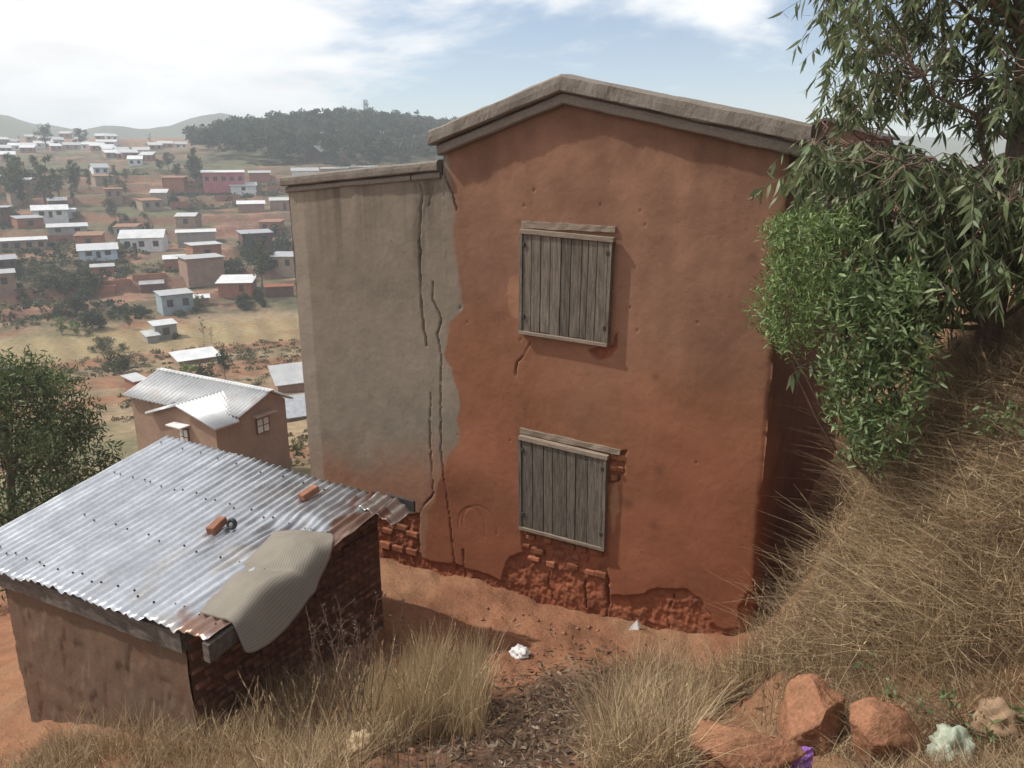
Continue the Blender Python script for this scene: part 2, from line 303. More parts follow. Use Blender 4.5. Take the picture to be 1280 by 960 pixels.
while rs[-1] < 1400: rs.append(rs[-1] + max(0.03, rs[-1] * (0.0125 if rs[-1] < 20 else 0.016 if rs[-1] < 140 or rs[-1] > 340 else 0.0055)) + (0.15 if rs[-1] < 0.1 else 0))
rs = np.array(rs)
AZ, RR = np.meshgrid(azs, rs, indexing='ij')
TX, TY = (RR * np.sin(AZ)).ravel(), (RR * np.cos(AZ)).ravel(); TZ = terrain(TX, TY)
# closed ring of azimuths
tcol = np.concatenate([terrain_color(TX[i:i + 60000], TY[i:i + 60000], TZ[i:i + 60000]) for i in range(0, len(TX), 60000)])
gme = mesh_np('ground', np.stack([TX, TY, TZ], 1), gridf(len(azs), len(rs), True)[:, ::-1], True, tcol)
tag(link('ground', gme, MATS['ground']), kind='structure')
# far mountains: two ranges beyond the valley
def range_(name, r0, az0, az1, prof, seed, depth, col, floor=-22):
    n, k = 240, 26; a = np.linspace(az0, az1, n); t = np.linspace(0, 1, k)
    A, T = np.meshgrid(a, t, indexing='ij')
    hgt = np.interp(A, prof[:, 0], prof[:, 1]); shape = np.sin(np.pi * T) ** 0.8
    rr = r0 + T * depth; x, y = rr * np.sin(np.radians(A)), rr * np.cos(np.radians(A))
    z = floor + (hgt - floor) * shape * (1 + 0.12 * fbm(x * 0.007, y * 0.007, seed=seed, oct=4)) + fbm(x * 0.035, y * 0.035, seed=seed + 5, oct=3) * 2 * shape
    c = np.array(col) * (1 + 0.25 * fbm(x.ravel() * 0.01, y.ravel() * 0.01, seed=seed + 9))[:, None]
    tag(link(name, mesh_np(name, np.stack([x.ravel(), y.ravel(), z.ravel() + HC], 1), gridf(n, k)[:, ::-1], True, c), MATS['ground']), kind='structure')
def elev(y): return math.tan(math.atan((480 - y) / FPX) - PITCH)
def azpx(x): return math.degrees(math.atan((x - 640) / FPX)) - 31
pts = [(-200, 162), (-60, 150), (0, 145), (30, 143), (60, 146), (95, 154), (130, 160), (155, 155), (175, 157), (205, 164), (240, 158), (290, 151), (320, 156), (360, 165), (480, 162), (520, 153), (560, 157), (700, 165), (900, 180), (1200, 175)]
rp = np.array([(azpx(x), elev(y) * 1120) for x, y in pts]); rp = np.concatenate([[(-110, 50)], rp, [(40, 30)]])
range_('hills', 900, -110, 40, rp, 61, 450, (0.10, 0.105, 0.06))
#--SECTION house
# ------------------------------------------------------------------ the red house
YF = 8.0; XL, XS, XR = -8.42, -5.76, -1.69
def W(px, py): p = onwall(px, py, YF); return (p[0], p[2])
house = empty('plastered_house', ((XL + XR) / 2, YF, gnd(-4.1, 7.9)))
tag(house, 'two storey house with red earth plaster gable, grey cement wing and closed plank shutters', 'house')
HI = Matrix.Translation(house.location).inverted()
def hl(name, me, m, parent=None):            # world-space mesh made a child of the house
    me.transform(HI); return link(name, me, m, house if parent is None else parent)
def poly_sd(X, Z, P):
    P = np.array(P); n = len(P); d = np.full(X.shape, 1e9); ins = np.zeros(X.shape, bool)
    for i in range(n):
        a, b = P[i], P[(i + 1) % n]; e = b - a
        t = np.clip(((X - a[0]) * e[0] + (Z - a[1]) * e[1]) / (e @ e), 0, 1)
        d = np.minimum(d, np.hypot(X - a[0] - t * e[0], Z - a[1] - t * e[1]))
        c = ((a[1] > Z) != (b[1] > Z)) & (X < (b[0] - a[0]) * (Z - a[1]) / (b[1] - a[1] + 1e-12) + a[0]); ins ^= c
    return np.where(ins, d, -d)
def line_d(X, Z, P):
    P = np.array(P); d = np.full(X.shape, 1e9)
    for a, b in zip(P[:-1], P[1:]):
        e = b - a; t = np.clip(((X - a[0]) * e[0] + (Z - a[1]) * e[1]) / (e @ e), 0, 1)
        d = np.minimum(d, np.hypot(X - a[0] - t * e[0], Z - a[1] - t * e[1]))
    return d
def top_z(x):
    return HC + np.where(x < XS, np.interp(x, [XL, XS], [-0.31, -0.10]), np.interp(x, [XS, -4.10, XR], [0.16, 0.66, 0.10]))
ds = 0.0155; s1 = np.arange(XL, XR, ds); LS = 5.2
s2 = XR + np.concatenate([np.arange(0, 0.5, ds), np.arange(0.5, LS, 0.06), [LS]])
SS = np.concatenate([s1, s2]); NR = 372
Sg, Tg = np.meshgrid(SS, np.linspace(0, 1, NR), indexing='ij')
side = Sg >= XR; Xg = np.minimum(Sg, XR); zb = HC - 5.95
Zt = np.where(side, HC + 0.10, top_z(Xg)); Zg = zb + (Zt - zb) * Tg
jx, jz = fbm(Sg * 9, Zg * 9, seed=71, oct=3) * 0.022, fbm(Sg * 9, Zg * 9, seed=77, oct=3) * 0.022
Xj, Zj = Sg + jx, Zg + jz
EXP = [[W(*p) for p in q] for q in (
    [(466, 652), (476, 649), (488, 652), (500, 646), (524, 642), (527, 707), (524, 740), (466, 735)],
    [(626, 745), (630, 712), (641, 694), (654, 691), (652, 660), (700, 672), (760, 689), (760, 720), (764, 744), (804, 744), (819, 736), (858, 738), (876, 751), (890, 772), (897, 790), (899, 840), (626, 830)],
    [(760, 566), (783, 562), (781, 585), (774, 604), (760, 604)],
    [(924, 760), (932, 744), (950, 736), (950, 850), (930, 850)],
    [(738, 436), (762, 432), (771, 412), (769, 434), (764, 446), (745, 452)])]
expo = np.zeros(Sg.shape)
for q in EXP:
    expo = np.maximum(expo, sstep(-0.007, 0.012, poly_sd(Xj, Zj, q)))
# plaster also lost along the very foot of the wall, in an uneven line
foot = np.interp(Xg, [-9, -7.0, -4.1, -2.5, -1.7], [-0.08, -0.05, 0.06, 0.2, 0.33])
footm = sstep(0.03, -0.01, Zg - (foot + 0.05 + 0.09 * fbm(Sg * 1.7, Sg * 0 + 3.3, seed=81, oct=4))); expo = np.maximum(expo, footm)
rough = fbm(Sg * 8, Zg * 7, seed=91, oct=5, gain=0.72)
disp = fbm(Sg * 0.7, Zg * 0.7, seed=95, oct=3) * 0.010 + fbm(Sg * 5, Zg * 5, seed=97, oct=4) * 0.0018 + fbm(Sg * 22, Zg * 22, seed=98, oct=2) * 0.0012
streak = fbm(Sg * 10, Zg * 2.2, seed=93, oct=4)
disp = disp - expo * (0.042 + 0.018 * rough + 0.009 * streak)
CR = [(0.009, [(515, 207), (522, 220), (527, 240), (526, 262), (525, 292), (525, 335), (527, 380), (531, 417), (533, 432)]),
      (0.0062, [(541, 352), (541, 375), (552, 400), (547, 417), (552, 450), (550, 500), (551, 560), (555, 597), (561, 640), (566, 680), (568, 712)]),
      (0.006, [(537, 490), (538, 560), (542, 616), (528, 636), (524, 644)]), (0.0062, [(553, 206), (557, 228), (566, 245), (570, 262)]), (0.0065, [(545, 222), (538, 245), (536, 258)]),
      (0.006, [(662, 430), (655, 444), (647, 452), (645, 470)]), (0.013, [(758, 716), (759, 745), (757, 782)]), (0.009, [(733, 700), (729, 735), (732, 760)]), (0.010, [(579, 688), (580, 727)]), (0.010, [(566, 676), (570, 712)]),
      (0.006, [(842, 745), (832, 775), (838, 795)]), (0.006, [(500, 655), (498, 690)]), (0.006, [(690, 695), (684, 730), (690, 752)])]
crk = np.zeros(Sg.shape)
for wd, P in CR:
    d_ = line_d(Sg + jx * 0.5, Zg + jz * 0.5, [W(*p) for p in P]); crk = np.maximum(crk, np.exp(-(d_ / wd) ** 2) * min(1, wd / 0.008))
crk = crk * np.clip(0.75 + 0.9 * fbm(Sg * 3.5, Zg * 3.5, seed=89, oct=3), 0.15, 1); disp = disp - crk * 0.11
# small pits, peck marks and chips
for k in range(16):
    x0, z0 = RNG.uniform(-5.7, XR), HC + RNG.uniform(-5.2, 0.0) * RNG.uniform(0.4, 1.0); rad = RNG.choice([0.009, 0.012, 0.018], p=[.6, .3, .1])
    i0 = np.searchsorted(SS, x0 - 0.1); i1 = np.searchsorted(SS, x0 + 0.1)
    disp[i0:i1] -= 0.022 * np.exp(-(((Sg[i0:i1] - x0) / rad) ** 2 + ((Zg[i0:i1] - z0) / (rad * 1.3)) ** 2))
# scratched circles beside the lower shutter
for (px, py, rx, rz) in ((600, 655, .28, .26), (590, 660, .22, .3)):
    c0 = W(px, py); e_ = np.abs(np.hypot((Sg - c0[0]) / rx, (Zg - c0[1]) / rz) - 1); disp -= 0.008 * np.exp(-(e_ / 0.035) ** 2) * (Zg > c0[1] - 0.1)
# eroded vertical corner
disp -= np.exp(-(np.abs(Sg - XR) / 0.035) ** 2) * (0.012 + 0.02 * np.clip(fbm(Zg * 5, Zg * 0, seed=99, oct=4), 0, 1))
Vx = np.where(side, XR + disp, Xg - 0.0); Vy = np.where(side, YF + (Sg - XR), YF - disp)
cornk = np.abs(Sg - XR) < ds * 0.9
Vx = np.where(cornk, XR + disp * 0.8, Vx)
# colours: earth plaster, cement wash on the wing, bare mud brick
orange = np.array([0.222, 0.096, 0.052]); up = np.array([0.218, 0.116, 0.076]); redl = np.array([0.212, 0.080, 0.043]); grey = np.array([0.192, 0.160, 0.125]); mud = np.array([0.235, 0.084, 0.044])
t1 = sstep(-4.9, -1.0, Zg - HC + 0.5 * fbm(Sg * 0.8, Zg * 0.8, seed=101, oct=3))
col = redl + (orange - redl) * sstep(0, 0.55, t1)[..., None]; col = col + (up - col) * sstep(0.45, 1.05, t1)[..., None]
pat = fbm(Sg * 1.3, Zg * 1.6, seed=103, oct=4); rain = fbm(Sg * 5.5, Zg * 0.45, seed=104, oct=4); splash = sstep(0.9, 0.0, Zg - foot + 0.35 * fbm(Sg * 2.2, Zg * 1.2, seed=105, oct=4))
col = col * (1 + 0.17 * pat + 0.08 * rain * sstep(-3.5, 0.2, Zg - HC))[..., None]; col = lerp(col, np.array([0.235, 0.088, 0.046]), (splash * 0.6)[..., None])
bp_ = np.array([W(*p) for p in ((556, 190), (562, 215), (566, 250), (570, 330), (577, 385), (561, 402), (555, 440), (566, 475), (574, 500), (571, 560), (556, 585), (548, 604), (535, 640), (530, 800))])
bx_ = np.interp(-Zg, -bp_[:, 1], bp_[:, 0]) + 0.05 * fbm(Zg * 3, Sg * 2, seed=107, oct=4)
gmask = sstep(0.03, -0.03, Sg - bx_)
gcol = grey * (1 + 0.10 * fbm(Sg * 1.2, Zg * 1.0, seed=109, oct=4) + 0.05 * fbm(Sg * 6, Zg * 5, seed=110, oct=3))[..., None]
gcol = gcol + (np.array([0.26, 0.118, 0.068]) - gcol) * (sstep(-3.3, -4.4, Zg - HC + 0.4 * fbm(Sg, Zg, seed=111)) * 0.75)[..., None]
drip = np.clip(fbm(Sg * 6, Sg * 0 + 1, seed=113, oct=3), 0, 1) * sstep(1.4, 0.0, Zt - Zg); gcol = gcol * (1 - 0.45 * drip)[..., None]
gcol = gcol + (np.array([0.26, 0.22, 0.175]) - gcol) * (sstep(0.06, 0.0, np.abs(Sg - (XL + 0.12)) - 0.12) * 0.7)[..., None]
col = lerp(col, gcol, gmask[..., None])
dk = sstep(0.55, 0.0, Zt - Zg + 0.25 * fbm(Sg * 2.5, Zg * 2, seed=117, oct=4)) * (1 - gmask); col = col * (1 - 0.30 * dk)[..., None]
d1 = line_d(Sg, Zg, [W(*p) for p in CR[0][1]]); col = col * (1 - 0.4 * np.exp(-((d1 - 0.05) / 0.06) ** 2) * sstep(-2.2, -0.4, Zg - HC) * np.clip(0.5 + fbm(Sg * 8, Zg * 4, seed=119), 0, 1))[..., None]
col = lerp(col, (mud * (1 + 0.22 * rough)[..., None]), expo[..., None])
fresh = sstep(0, 0.02, np.maximum(poly_sd(Xj, Zj, [W(*p) for p in ((763, 606), (774, 604), (776, 640), (766, 668), (762, 668))]), poly_sd(Xj, Zj, [W(*p) for p in ((634, 345), (650, 340), (652, 400), (640, 395), (632, 370))])))
col = lerp(col, np.array([0.32, 0.165, 0.095]), (fresh * 0.7)[..., None])
col = col * (1 - 0.75 * crk)[..., None]  # crack lines darkened: the shade of their depth is painted into the colour
for k in range(9):
    x0, z0, rr_ = RNG.uniform(-5, -1.8), HC + RNG.uniform(-4.6, -0.5), RNG.uniform(0.03, 0.07)
    col *= (1 - 0.3 * np.exp(-(((Sg - x0) / rr_) ** 2 + ((Zg - z0) / rr_) ** 2)))[..., None]
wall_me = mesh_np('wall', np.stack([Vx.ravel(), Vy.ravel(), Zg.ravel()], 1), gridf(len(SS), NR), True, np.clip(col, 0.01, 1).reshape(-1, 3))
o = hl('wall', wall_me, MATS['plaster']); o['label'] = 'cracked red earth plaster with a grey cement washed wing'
# hidden walls and roof
bm = bmesh.new()
yb = YF + LS
for pts_ in ([(XL, YF, zb), (XL, yb, zb), (XL, yb, HC - .31), (XL, YF, HC - .31)], [(XL, yb, zb), (XR, yb, zb), (XR, yb, HC + .1), (-4.1, yb, HC + .66), (XS, yb, HC + .16), (XS, yb, HC - .1), (XL, yb, HC - .31)], [(XS, YF + .02, HC - 1), (XS, YF + .02, HC + .16), (XS, yb, HC + .16), (XS, yb, HC - 1)]):
    bm.faces.new([bm.verts.new(p) for p in pts_])
hl('rear_wall', bm_mesh('rear_wall', bm), MATS['cement'])
for nm, a, b in (('roof_slope', (XS - .05, .14), (-4.1, .66)), ('roof_slope', (-4.1, .66), (XR + .1, .08)), ('wing_roof', (XL, -.33), (XS, -.13))):
    bm = bmesh.new(); add_hexa(bm, [(a[0], YF + .1, HC + a[1]), (b[0], YF + .1, HC + b[1]), (b[0], yb, HC + b[1]), (a[0], yb, HC + a[1]), (a[0], YF + .1, HC + a[1] + .06), (b[0], YF + .1, HC + b[1] + .06), (b[0], yb, HC + b[1] + .06), (a[0], yb, HC + a[1] + .06)])
    hl(nm, bm_mesh(nm, bm), MATS['cement'])
def band(name, P, z0, z1, y0, y1, seed, ends=0.0, bulge=0.004, wear=0.009):
    """a moulded band that follows the polyline P (x, z) with a rounded nose and uneven edges"""
    P = np.array(P, float); L = np.concatenate([[0], np.cumsum(np.hypot(*np.diff(P, axis=0).T))]); n = max(4, int(L[-1] / 0.04)); t = np.unique(np.concatenate([np.linspace(0, L[-1], n), L])); n = len(t)
    x, z = np.interp(t, L, P[:, 0]), np.interp(t, L, P[:, 1])
    prof = [(y1, z0), (y0 + .02, z0), (y0, z0 + .015), (y0 - bulge, (z0 + z1) / 2), (y0, z1 - .025), (y0 + .03, z1), ((y0 + y1) / 2, z1 + .012), (y1, z1)]
    V = np.zeros((len(prof), n, 3))
    for i, (yy, dz) in enumerate(prof): V[i, :, 0] = x; V[i, :, 1] = yy; V[i, :, 2] = z + dz
    nn = V.reshape(-1, 3); wr = fbm(nn[:, 0] * 6, nn[:, 2] * 6, nn[:, 1] * 6, seed=seed, oct=4); wr2 = fbm(nn[:, 0] * 1.5, nn[:, 2] * 9, nn[:, 1] * 9, seed=seed + 3, oct=3)
    nn[:, 1] += wr * wear; nn[:, 2] += wr2 * wear * 0.8
    F = gridf(len(prof), n, True); me_f = [F]
    bm = bmesh.new(); vs = [bm.verts.new(p) for p in nn]
    for f in F: bm.faces.new([vs[k] for k in f])
    for c in (0, n - 1): bm.faces.new([vs[i * n + c] for i in range(len(prof))])
    return hl(name, bm_mesh(name, bm, False), MATS['cement'])
G = [(-5.87, HC + .115), (-4.10, HC + .645), (-1.50, HC + .045)]
band('cornice', [(-5.80, G[0][1] + .015), G[1], (-1.585, HC + .065)], 0.0, 0.125, YF - .07, YF + .3, 201)
band('gable_coping', G, 0.127, 0.30, YF - .15, YF + .38, 207, wear=0.012)
for a, b in ((-8.46, -6.245), (-6.225, -5.80)):
    za, zb_ = [np.interp(v, [-8.44, -5.8], [-.335, -.135]) for v in (a, b)]
    band('parapet_band', [(a, HC + za), (b, HC + zb_)], 0.0, 0.085, YF - .03, YF + .25, 213)
    band('parapet_coping', [(a - .03, HC + za), (b, HC + zb_)], 0.087, 0.215, YF - .075, YF + .3, 219, wear=0.009)
# shutters: frame strips, vertical planks, hinges
def shutter(cs, label, nplank, seed, split):
    rnd = random.Random(seed)
    q = [np.array(W(*p)) for p in cs]          # tl, tr, br, bl
    def at(u, v): return (1 - v) * ((1 - u) * q[0] + u * q[1]) + v * ((1 - u) * q[3] + u * q[2])
    def slab(u0, u1, v0, v1, y0, y1):
        bm = bmesh.new(); pts_ = [at(u0, v1), at(u1, v1), at(u1, v0), at(u0, v0)]
        add_hexa(bm, [(p[0], y0, p[1]) for p in pts_] + [(p[0], y1, p[1]) for p in pts_]); bmesh.ops.bevel(bm, geom=bm.edges[:], offset=0.003, segments=1, affect='EDGES'); return bm
    def part(nm, bm, m, par): me = bm_mesh(nm, bm); return hl(nm, me, m, par)
    root = part('shutter', slab(0.03, 0.965, 0.045, 0.97, YF - .035, YF + .02), MATS['dark_iron'], None); root['label'] = label
    us = [0.035]; ws = [rnd.uniform(.7, 1.25) for _ in range(nplank)]
    for w_ in ws: us.append(us[-1] + w_ / sum(ws) * 0.915)
    for i in range(nplank):
        g = 0.004
        part('plank', slab(us[i] + g, us[i + 1] - 0.003, 0.065 + rnd.uniform(-.004, .006), 0.962 + rnd.uniform(-.006, .008), YF - .058 - rnd.uniform(0, .008), YF - .030), MATS['grey_wood'], root)
    part('top_rail', slab(0.012, 1.0, 0.03, 0.072, YF - .085, YF - .02), MATS['wood_trim'], root)
    part('bottom_rail', slab(0.0, 0.985, 0.965, 0.997, YF - .085, YF - .0), MATS['wood_trim'], root)
    for u0, u1 in ((0.0, 0.034), (0.953, 0.985)): part('stile', slab(u0, u1, 0.073, 0.964, YF - .075, YF - .0), MATS['grey_wood'], root)
    for v in (0.17, 0.83):
        for u in (0.03, 0.93): part('hinge', slab(u, u + 0.035, v - .02, v + .02, YF - .078, YF - .055), MATS['dark_iron'], root)
    return root
shutter([(653, 281), (771, 292), (764, 433), (652, 416)], 'grey weathered upper shutter of upright planks', 9, 5, 4)
shutter([(651, 538), (763, 564), (760, 687), (652, 659)], 'grey brown weathered lower shutter of upright planks', 7, 9, 3)
def lintel(p0, p1, h, yo, nm='lintel'):
    a, b = W(*p0), W(*p1); bm = bmesh.new()
    add_hexa(bm, [(a[0], YF - yo, a[1]), (b[0], YF - yo, b[1]), (b[0], YF + .05, b[1]), (a[0], YF + .05, a[1]), (a[0], YF - yo, a[1] + h), (b[0], YF - yo, b[1] + h * .8), (b[0], YF + .05, b[1] + h * .8), (a[0], YF + .05, a[1] + h)])
    bmesh.ops.subdivide_edges(bm, edges=[e for e in bm.edges if e.calc_length() > 0.5], cuts=12)
    for v in bm.verts: v.co.z += random.uniform(-.006, .006); v.co.y += random.uniform(-.005, .005)
    hl(nm, bm_mesh(nm, bm), MATS['wood_trim'])
lintel((653, 285), (770, 290.5), 0.085, 0.022); lintel((651, 541), (776, 568), 0.075, 0.03)
# bare bricks showing below and beside the lower shutter
def wall_brick(px, py, w, h, tilt=0.0):
    c = W(px, py); me = box_mesh('brick', (c[0], YF + .048 + random.uniform(-.01, .012), c[1]), (w, .10, h), 0.012, 0.009, Matrix.Rotation(tilt, 3, 'Y')); hl('brick', me, MATS['mud_brick'])
for r_, (row, y0) in enumerate((((663, 684, 707, 727, 748), 673), ((657, 675, 699, 720), 686), ((665, 690, 712, 735, 752), 699))):
    for x_ in row: wall_brick(x_ + random.uniform(-4, 4), y0 + (x_ - 665) * 0.235 + random.uniform(-1.5, 1.5), 0.17 + random.uniform(-.05, .03), 0.075 + random.uniform(-.015, .012), random.uniform(-.06, .06))
for x_, y_ in ((767, 572), (777, 573), (766, 586), (775, 588), (768, 598)): wall_brick(x_, y_, 0.10, 0.075)
for x_, y_ in ((484, 664), (502, 660), (515, 668), (480, 682), (497, 686), (514, 690)): wall_brick(x_, y_, 0.2, 0.09)
#--SECTION shed
# ------------------------------------------------------------------ the shed with the corrugated roof
def PW(px, py, Y): return Vector(onwall(px, py, Y))
YA, YB = 3.66, 6.52
FLc, FRc, BRc, BLc = PW(-54, 696, YA), PW(262, 806, YA), PW(497, 628, YB), PW(211, 547, YB)
RQ = [np.array(v) for v in (FLc, FRc, BRc, BLc)]
def roofp(u, v):                              # u left-right 0..1, v eave-top 0..1
    u = np.asarray(u, float)[..., None]; v = np.asarray(v, float)[..., None]
    return (1 - v) * ((1 - u) * RQ[0] + u * RQ[1]) + v * ((1 - u) * RQ[3] + u * RQ[2])
RN = np.cross(RQ[1] - RQ[0], RQ[3] - RQ[0]); RN /= np.linalg.norm(RN)
shed = empty('brick_shed', (-7.3, 5.0, gnd(-7.3, 5.0))); SHI = Matrix.Translation(shed.location).inverted()
tag(shed, 'low plastered brick shed with a sloping corrugated metal roof beside the red house', 'shed')
def sl(name, me, m, parent=None): me.transform(SHI); return link(name, me, m, shed if parent is None else parent)
NW = 35
def corr(u, v, u0=0, u1=1):
    return 0.018 * np.cos(2 * np.pi * NW * u)
def roof_h(u, v):
    dent = 0.008 * fbm(u * 40, v * 4, seed=309, oct=2) - 0.034 * np.clip(fbm(u * 7, v * 5, seed=301, oct=3), 0, 1) * sstep(0.42, 0.75, u) - 0.03 * np.exp(-(((v - .63) / .05) ** 2)) * sstep(.62, .8, u) * np.abs(np.sin(u * 60))
    return corr(u, v) * (1 - 0.75 * sstep(0.88, 0.99, u) * fbm(u * 9, v * 7, seed=303) ** 2) + dent + 0.012 * fbm(u * 2.5, v * 2.5, seed=305, oct=2)
sheets = [(0.0, 0.335, -0.012, 1.0), (0.325, 0.60, -0.005, 1.002), (0.59, 0.80, -0.01, 0.997), (0.79, 1.0, 0.0, 1.0)]
for k, (u0, u1, v0, v1) in enumerate(sheets):
    nu = int((u1 - u0) * NW * 10); nv = 44; U, Vv = np.meshgrid(np.linspace(u0, u1, nu), np.linspace(v0, v1, nv), indexing='ij')
    h = roof_h(U, Vv) + 0.006 * (k % 2) + 0.004 * k + 0.01 * sstep(u0 + 0.012, u0, U) * (k > 0)
    vv = Vv + 0.006 * fbm(U * 30, U * 0, seed=310 + k) * (np.abs(Vv - v0) < .01)
    Pt = roofp(U, vv) + RN * (h[..., None] + 0.03)
    z = np.array([0.47, 0.49, 0.525]); c = np.broadcast_to(z, (*U.shape, 3)).copy(); c *= (1 + 0.10 * fbm(U * 40, Vv * 3, seed=321, oct=3))[..., None]
    dirt = sstep(0.1, 0.6, fbm(U * 14, Vv * 9, seed=323, oct=4)) * sstep(0.45, 0.8, U) * 0.5; c = lerp(c, np.array([0.43, 0.38, 0.33]), dirt[..., None])
    ru = sstep(0.15, 0.5, fbm(U * 20, Vv * 8, seed=327, oct=4) + 1.3 * sstep(0.86, .97, U) * sstep(.55, .75, Vv) + 1.2 * sstep(0.88, .97, U) * sstep(.2, .03, Vv) - 1.4 * (1 - sstep(0.72, 0.97, U))); c = lerp(c, np.array([0.26, 0.13, 0.08]), (ru * 0.85)[..., None])
    me = mesh_np('roof_sheet', Pt.reshape(-1, 3), gridf(nu, nv), True, c.reshape(-1, 3))
    o = sl('roof_sheet', me, MATS['zinc']); sm = o.modifiers.new('thickness', 'SOLIDIFY'); sm.thickness = 0.003
# roofing nails with dark washers, in uneven rows
bm = bmesh.new(); bmesh.ops.create_cone(bm, cap_ends=True, segments=8, radius1=0.013, radius2=0.006, depth=0.014); nail_me = bm_mesh('nail', bm); nail_me.materials.append(MATS['dark_iron'])
rot_r = Vector(RN).to_track_quat('Z', 'Y').to_euler()
for v0, us_ in ((0.08, np.arange(0.02, 0.98, 0.047)), (0.36, np.arange(0.2, 0.97, 0.07)), (0.66, np.arange(0.05, 0.98, 0.047)), (0.93, np.arange(0.04, 0.9, 0.093))):
    for u in us_:
        u = round(u * NW) / NW; v = v0 + random.uniform(-.012, .012)
        p = roofp(u, v) + RN * (float(roof_h(np.array(u), np.array(v))) + 0.047)
        link('nail', nail_me, None, shed, Vector(p) - shed.location, rot_r)
# walls
wx0, wx1 = PW(5, 730, 3.75).x, -5.72
wy0, wy1 = 3.75, 6.40
def roof_z(x, y): 
    v = (y - YA) / (YB - YA); a = roofp(0.0, v); b = roofp(1.0, v); t = (x - a[0]) / (b[0] - a[0]); return a[2] + (b[2] - a[2]) * t
nu, nv = 150, 70; U, T = np.meshgrid(np.linspace(wx0, wx1, nu), np.linspace(0, 1, nv), indexing='ij')
zt = roof_z(U, wy0) - 0.12; Z_ = -1.4 + (zt + 1.4) * T
dd = fbm(U * 1.2, Z_ * 1.2, seed=341, oct=4) * 0.018 + fbm(U * 8, Z_ * 8, seed=343, oct=3) * 0.004
dd -= 0.012 * sstep(.35, .6, fbm(U * 4, Z_ * 3, seed=345, oct=3))
sl('wall', mesh_np('wall', np.stack([U.ravel(), (wy0 - dd).ravel(), Z_.ravel()], 1), gridf(nu, nv), True), MATS['shed_plaster'])['label'] = 'brown grey plastered wall under the eave'
bm = bmesh.new()
bm.faces.new([bm.verts.new(p) for p in [(wx0, wy0, -1.4), (wx0, wy1, -1.4), (wx0, wy1, roof_z(wx0, wy1) - .05), (wx0, wy0, roof_z(wx0, wy0) - .12)]])
bm.faces.new([bm.verts.new(p) for p in [(wx0, wy1, -1.4), (wx1 - .05, wy1, -1.4), (wx1 - .05, wy1, roof_z(wx1, wy1) - .05), (wx0, wy1, roof_z(wx0, wy1) - .05)]])
bm.faces.new([bm.verts.new(p) for p in [(wx1 + .012, wy0 + .01, -1.4), (wx1 + .012, wy1, -1.4), (wx1 + .012, wy1, roof_z(wx1, wy1) - .04), (wx1 + .012, wy0 + .01, roof_z(wx1, wy0) - .06)]])
sl('rear_wall', bm_mesh('rear_wall', bm), mat('mud_mortar', (0.12, 0.062, 0.042), var=0.3, bump=0.6))
# eave beam: dark timber board under the sheets
bm = bmesh.new(); nseg = 40
xs_ = np.linspace(wx0 - 0.05, wx1 + 0.03, nseg); prev = None
ring = []
for x in xs_:
    zt_ = roof_z(x, wy0) - .035 + random.uniform(-.004, .004); j = random.uniform(-.006, .006)
    ring.append([bm.verts.new(p) for p in ((x, wy0 - .055 + j, zt_ - .20 + random.uniform(-.006, .006)), (x, wy0 + .06, zt_ - .20), (x, wy0 + .06, zt_), (x, wy0 - .055 + j, zt_))])
for a, b in zip(ring[:-1], ring[1:]):
    for i in range(4): bm.faces.new((a[i], b[i], b[(i + 1) % 4], a[(i + 1) % 4]))
bm.faces.new(ring[0]); bm.faces.new(ring[-1][::-1])
sl('eave_beam', bm_mesh('eave_beam', bm), mat('old_beam', (0.12, 0.10, 0.085), var=0.4, scale=3.0, fine=25.0, stretch=(1, 6, 6), bump=0.6, bdist=0.006, rough=0.95))
# end wall laid in rough bricks, each a piece of its own
brick_me = [box_mesh('brick', (0, 0, 0), (0.11, random.uniform(.17, .21), random.uniform(.06, .074)), 0.014, 0.012) for _ in range(6)]
mat('old_brick', (0.165, 0.082, 0.053), var=0.35, scale=9.0, fine=50.0, bump=0.8, bdist=0.01, rnd=0.3, rough=0.95, spec=0.1)
for b in brick_me: b.materials.append(MATS['old_brick'])
z0 = -0.45; rowi = 0
while z0 < 2.0:
    y = wy0 + 0.12 + (0.11 if rowi % 2 else 0.0)
    while y < wy1 - 0.06:
        if z0 + 0.05 < roof_z(wx1, y) - 0.02 and z0 > -0.35:
            link('brick', random.choice(brick_me), None, shed, Vector((wx1 - .02 + random.uniform(-.016, .016), y, z0)) - shed.location, (random.uniform(-.03, .03), random.uniform(-.04, .04), random.uniform(-.05, .05)))
        y += 0.22
    z0 += 0.083; rowi += 1
# verge: rubble bricks and a bent rusty sheet at the top corner
for k in range(8):
    v = 0.62 + 0.34 * k / 8; p = roofp(0.975, v); o = link('brick', random.choice(brick_me), None, shed, Vector(p) + Vector((0.0, 0, -0.035)) - shed.location, (random.uniform(-.15, .15), random.uniform(-.2, .2), random.uniform(-.5, .5)))
U, Vv = np.meshgrid(np.linspace(0.93, 1.045, 46), np.linspace(0.86, 1.0, 16), indexing='ij')
Pt = roofp(U, Vv) + RN * ((0.055 + 0.018 * np.cos(2 * np.pi * NW * U) + 0.02 * fbm(U * 20, Vv * 12, seed=351) - 0.10 * sstep(1.0, 1.045, U))[..., None])
c = lerp(np.array([0.5, 0.47, 0.44]), np.array([0.24, 0.12, 0.075]), sstep(-.1, .3, fbm(U * 25, Vv * 20, seed=353))[..., None] * 0.8)
o = sl('roof_sheet', mesh_np('roof_sheet', Pt.reshape(-1, 3), gridf(46, 16), True, c.reshape(-1, 3)), MATS['zinc']); o.modifiers.new('thickness', 'SOLIDIFY').thickness = 0.004; o['label'] = 'bent rusty sheet at the top corner'
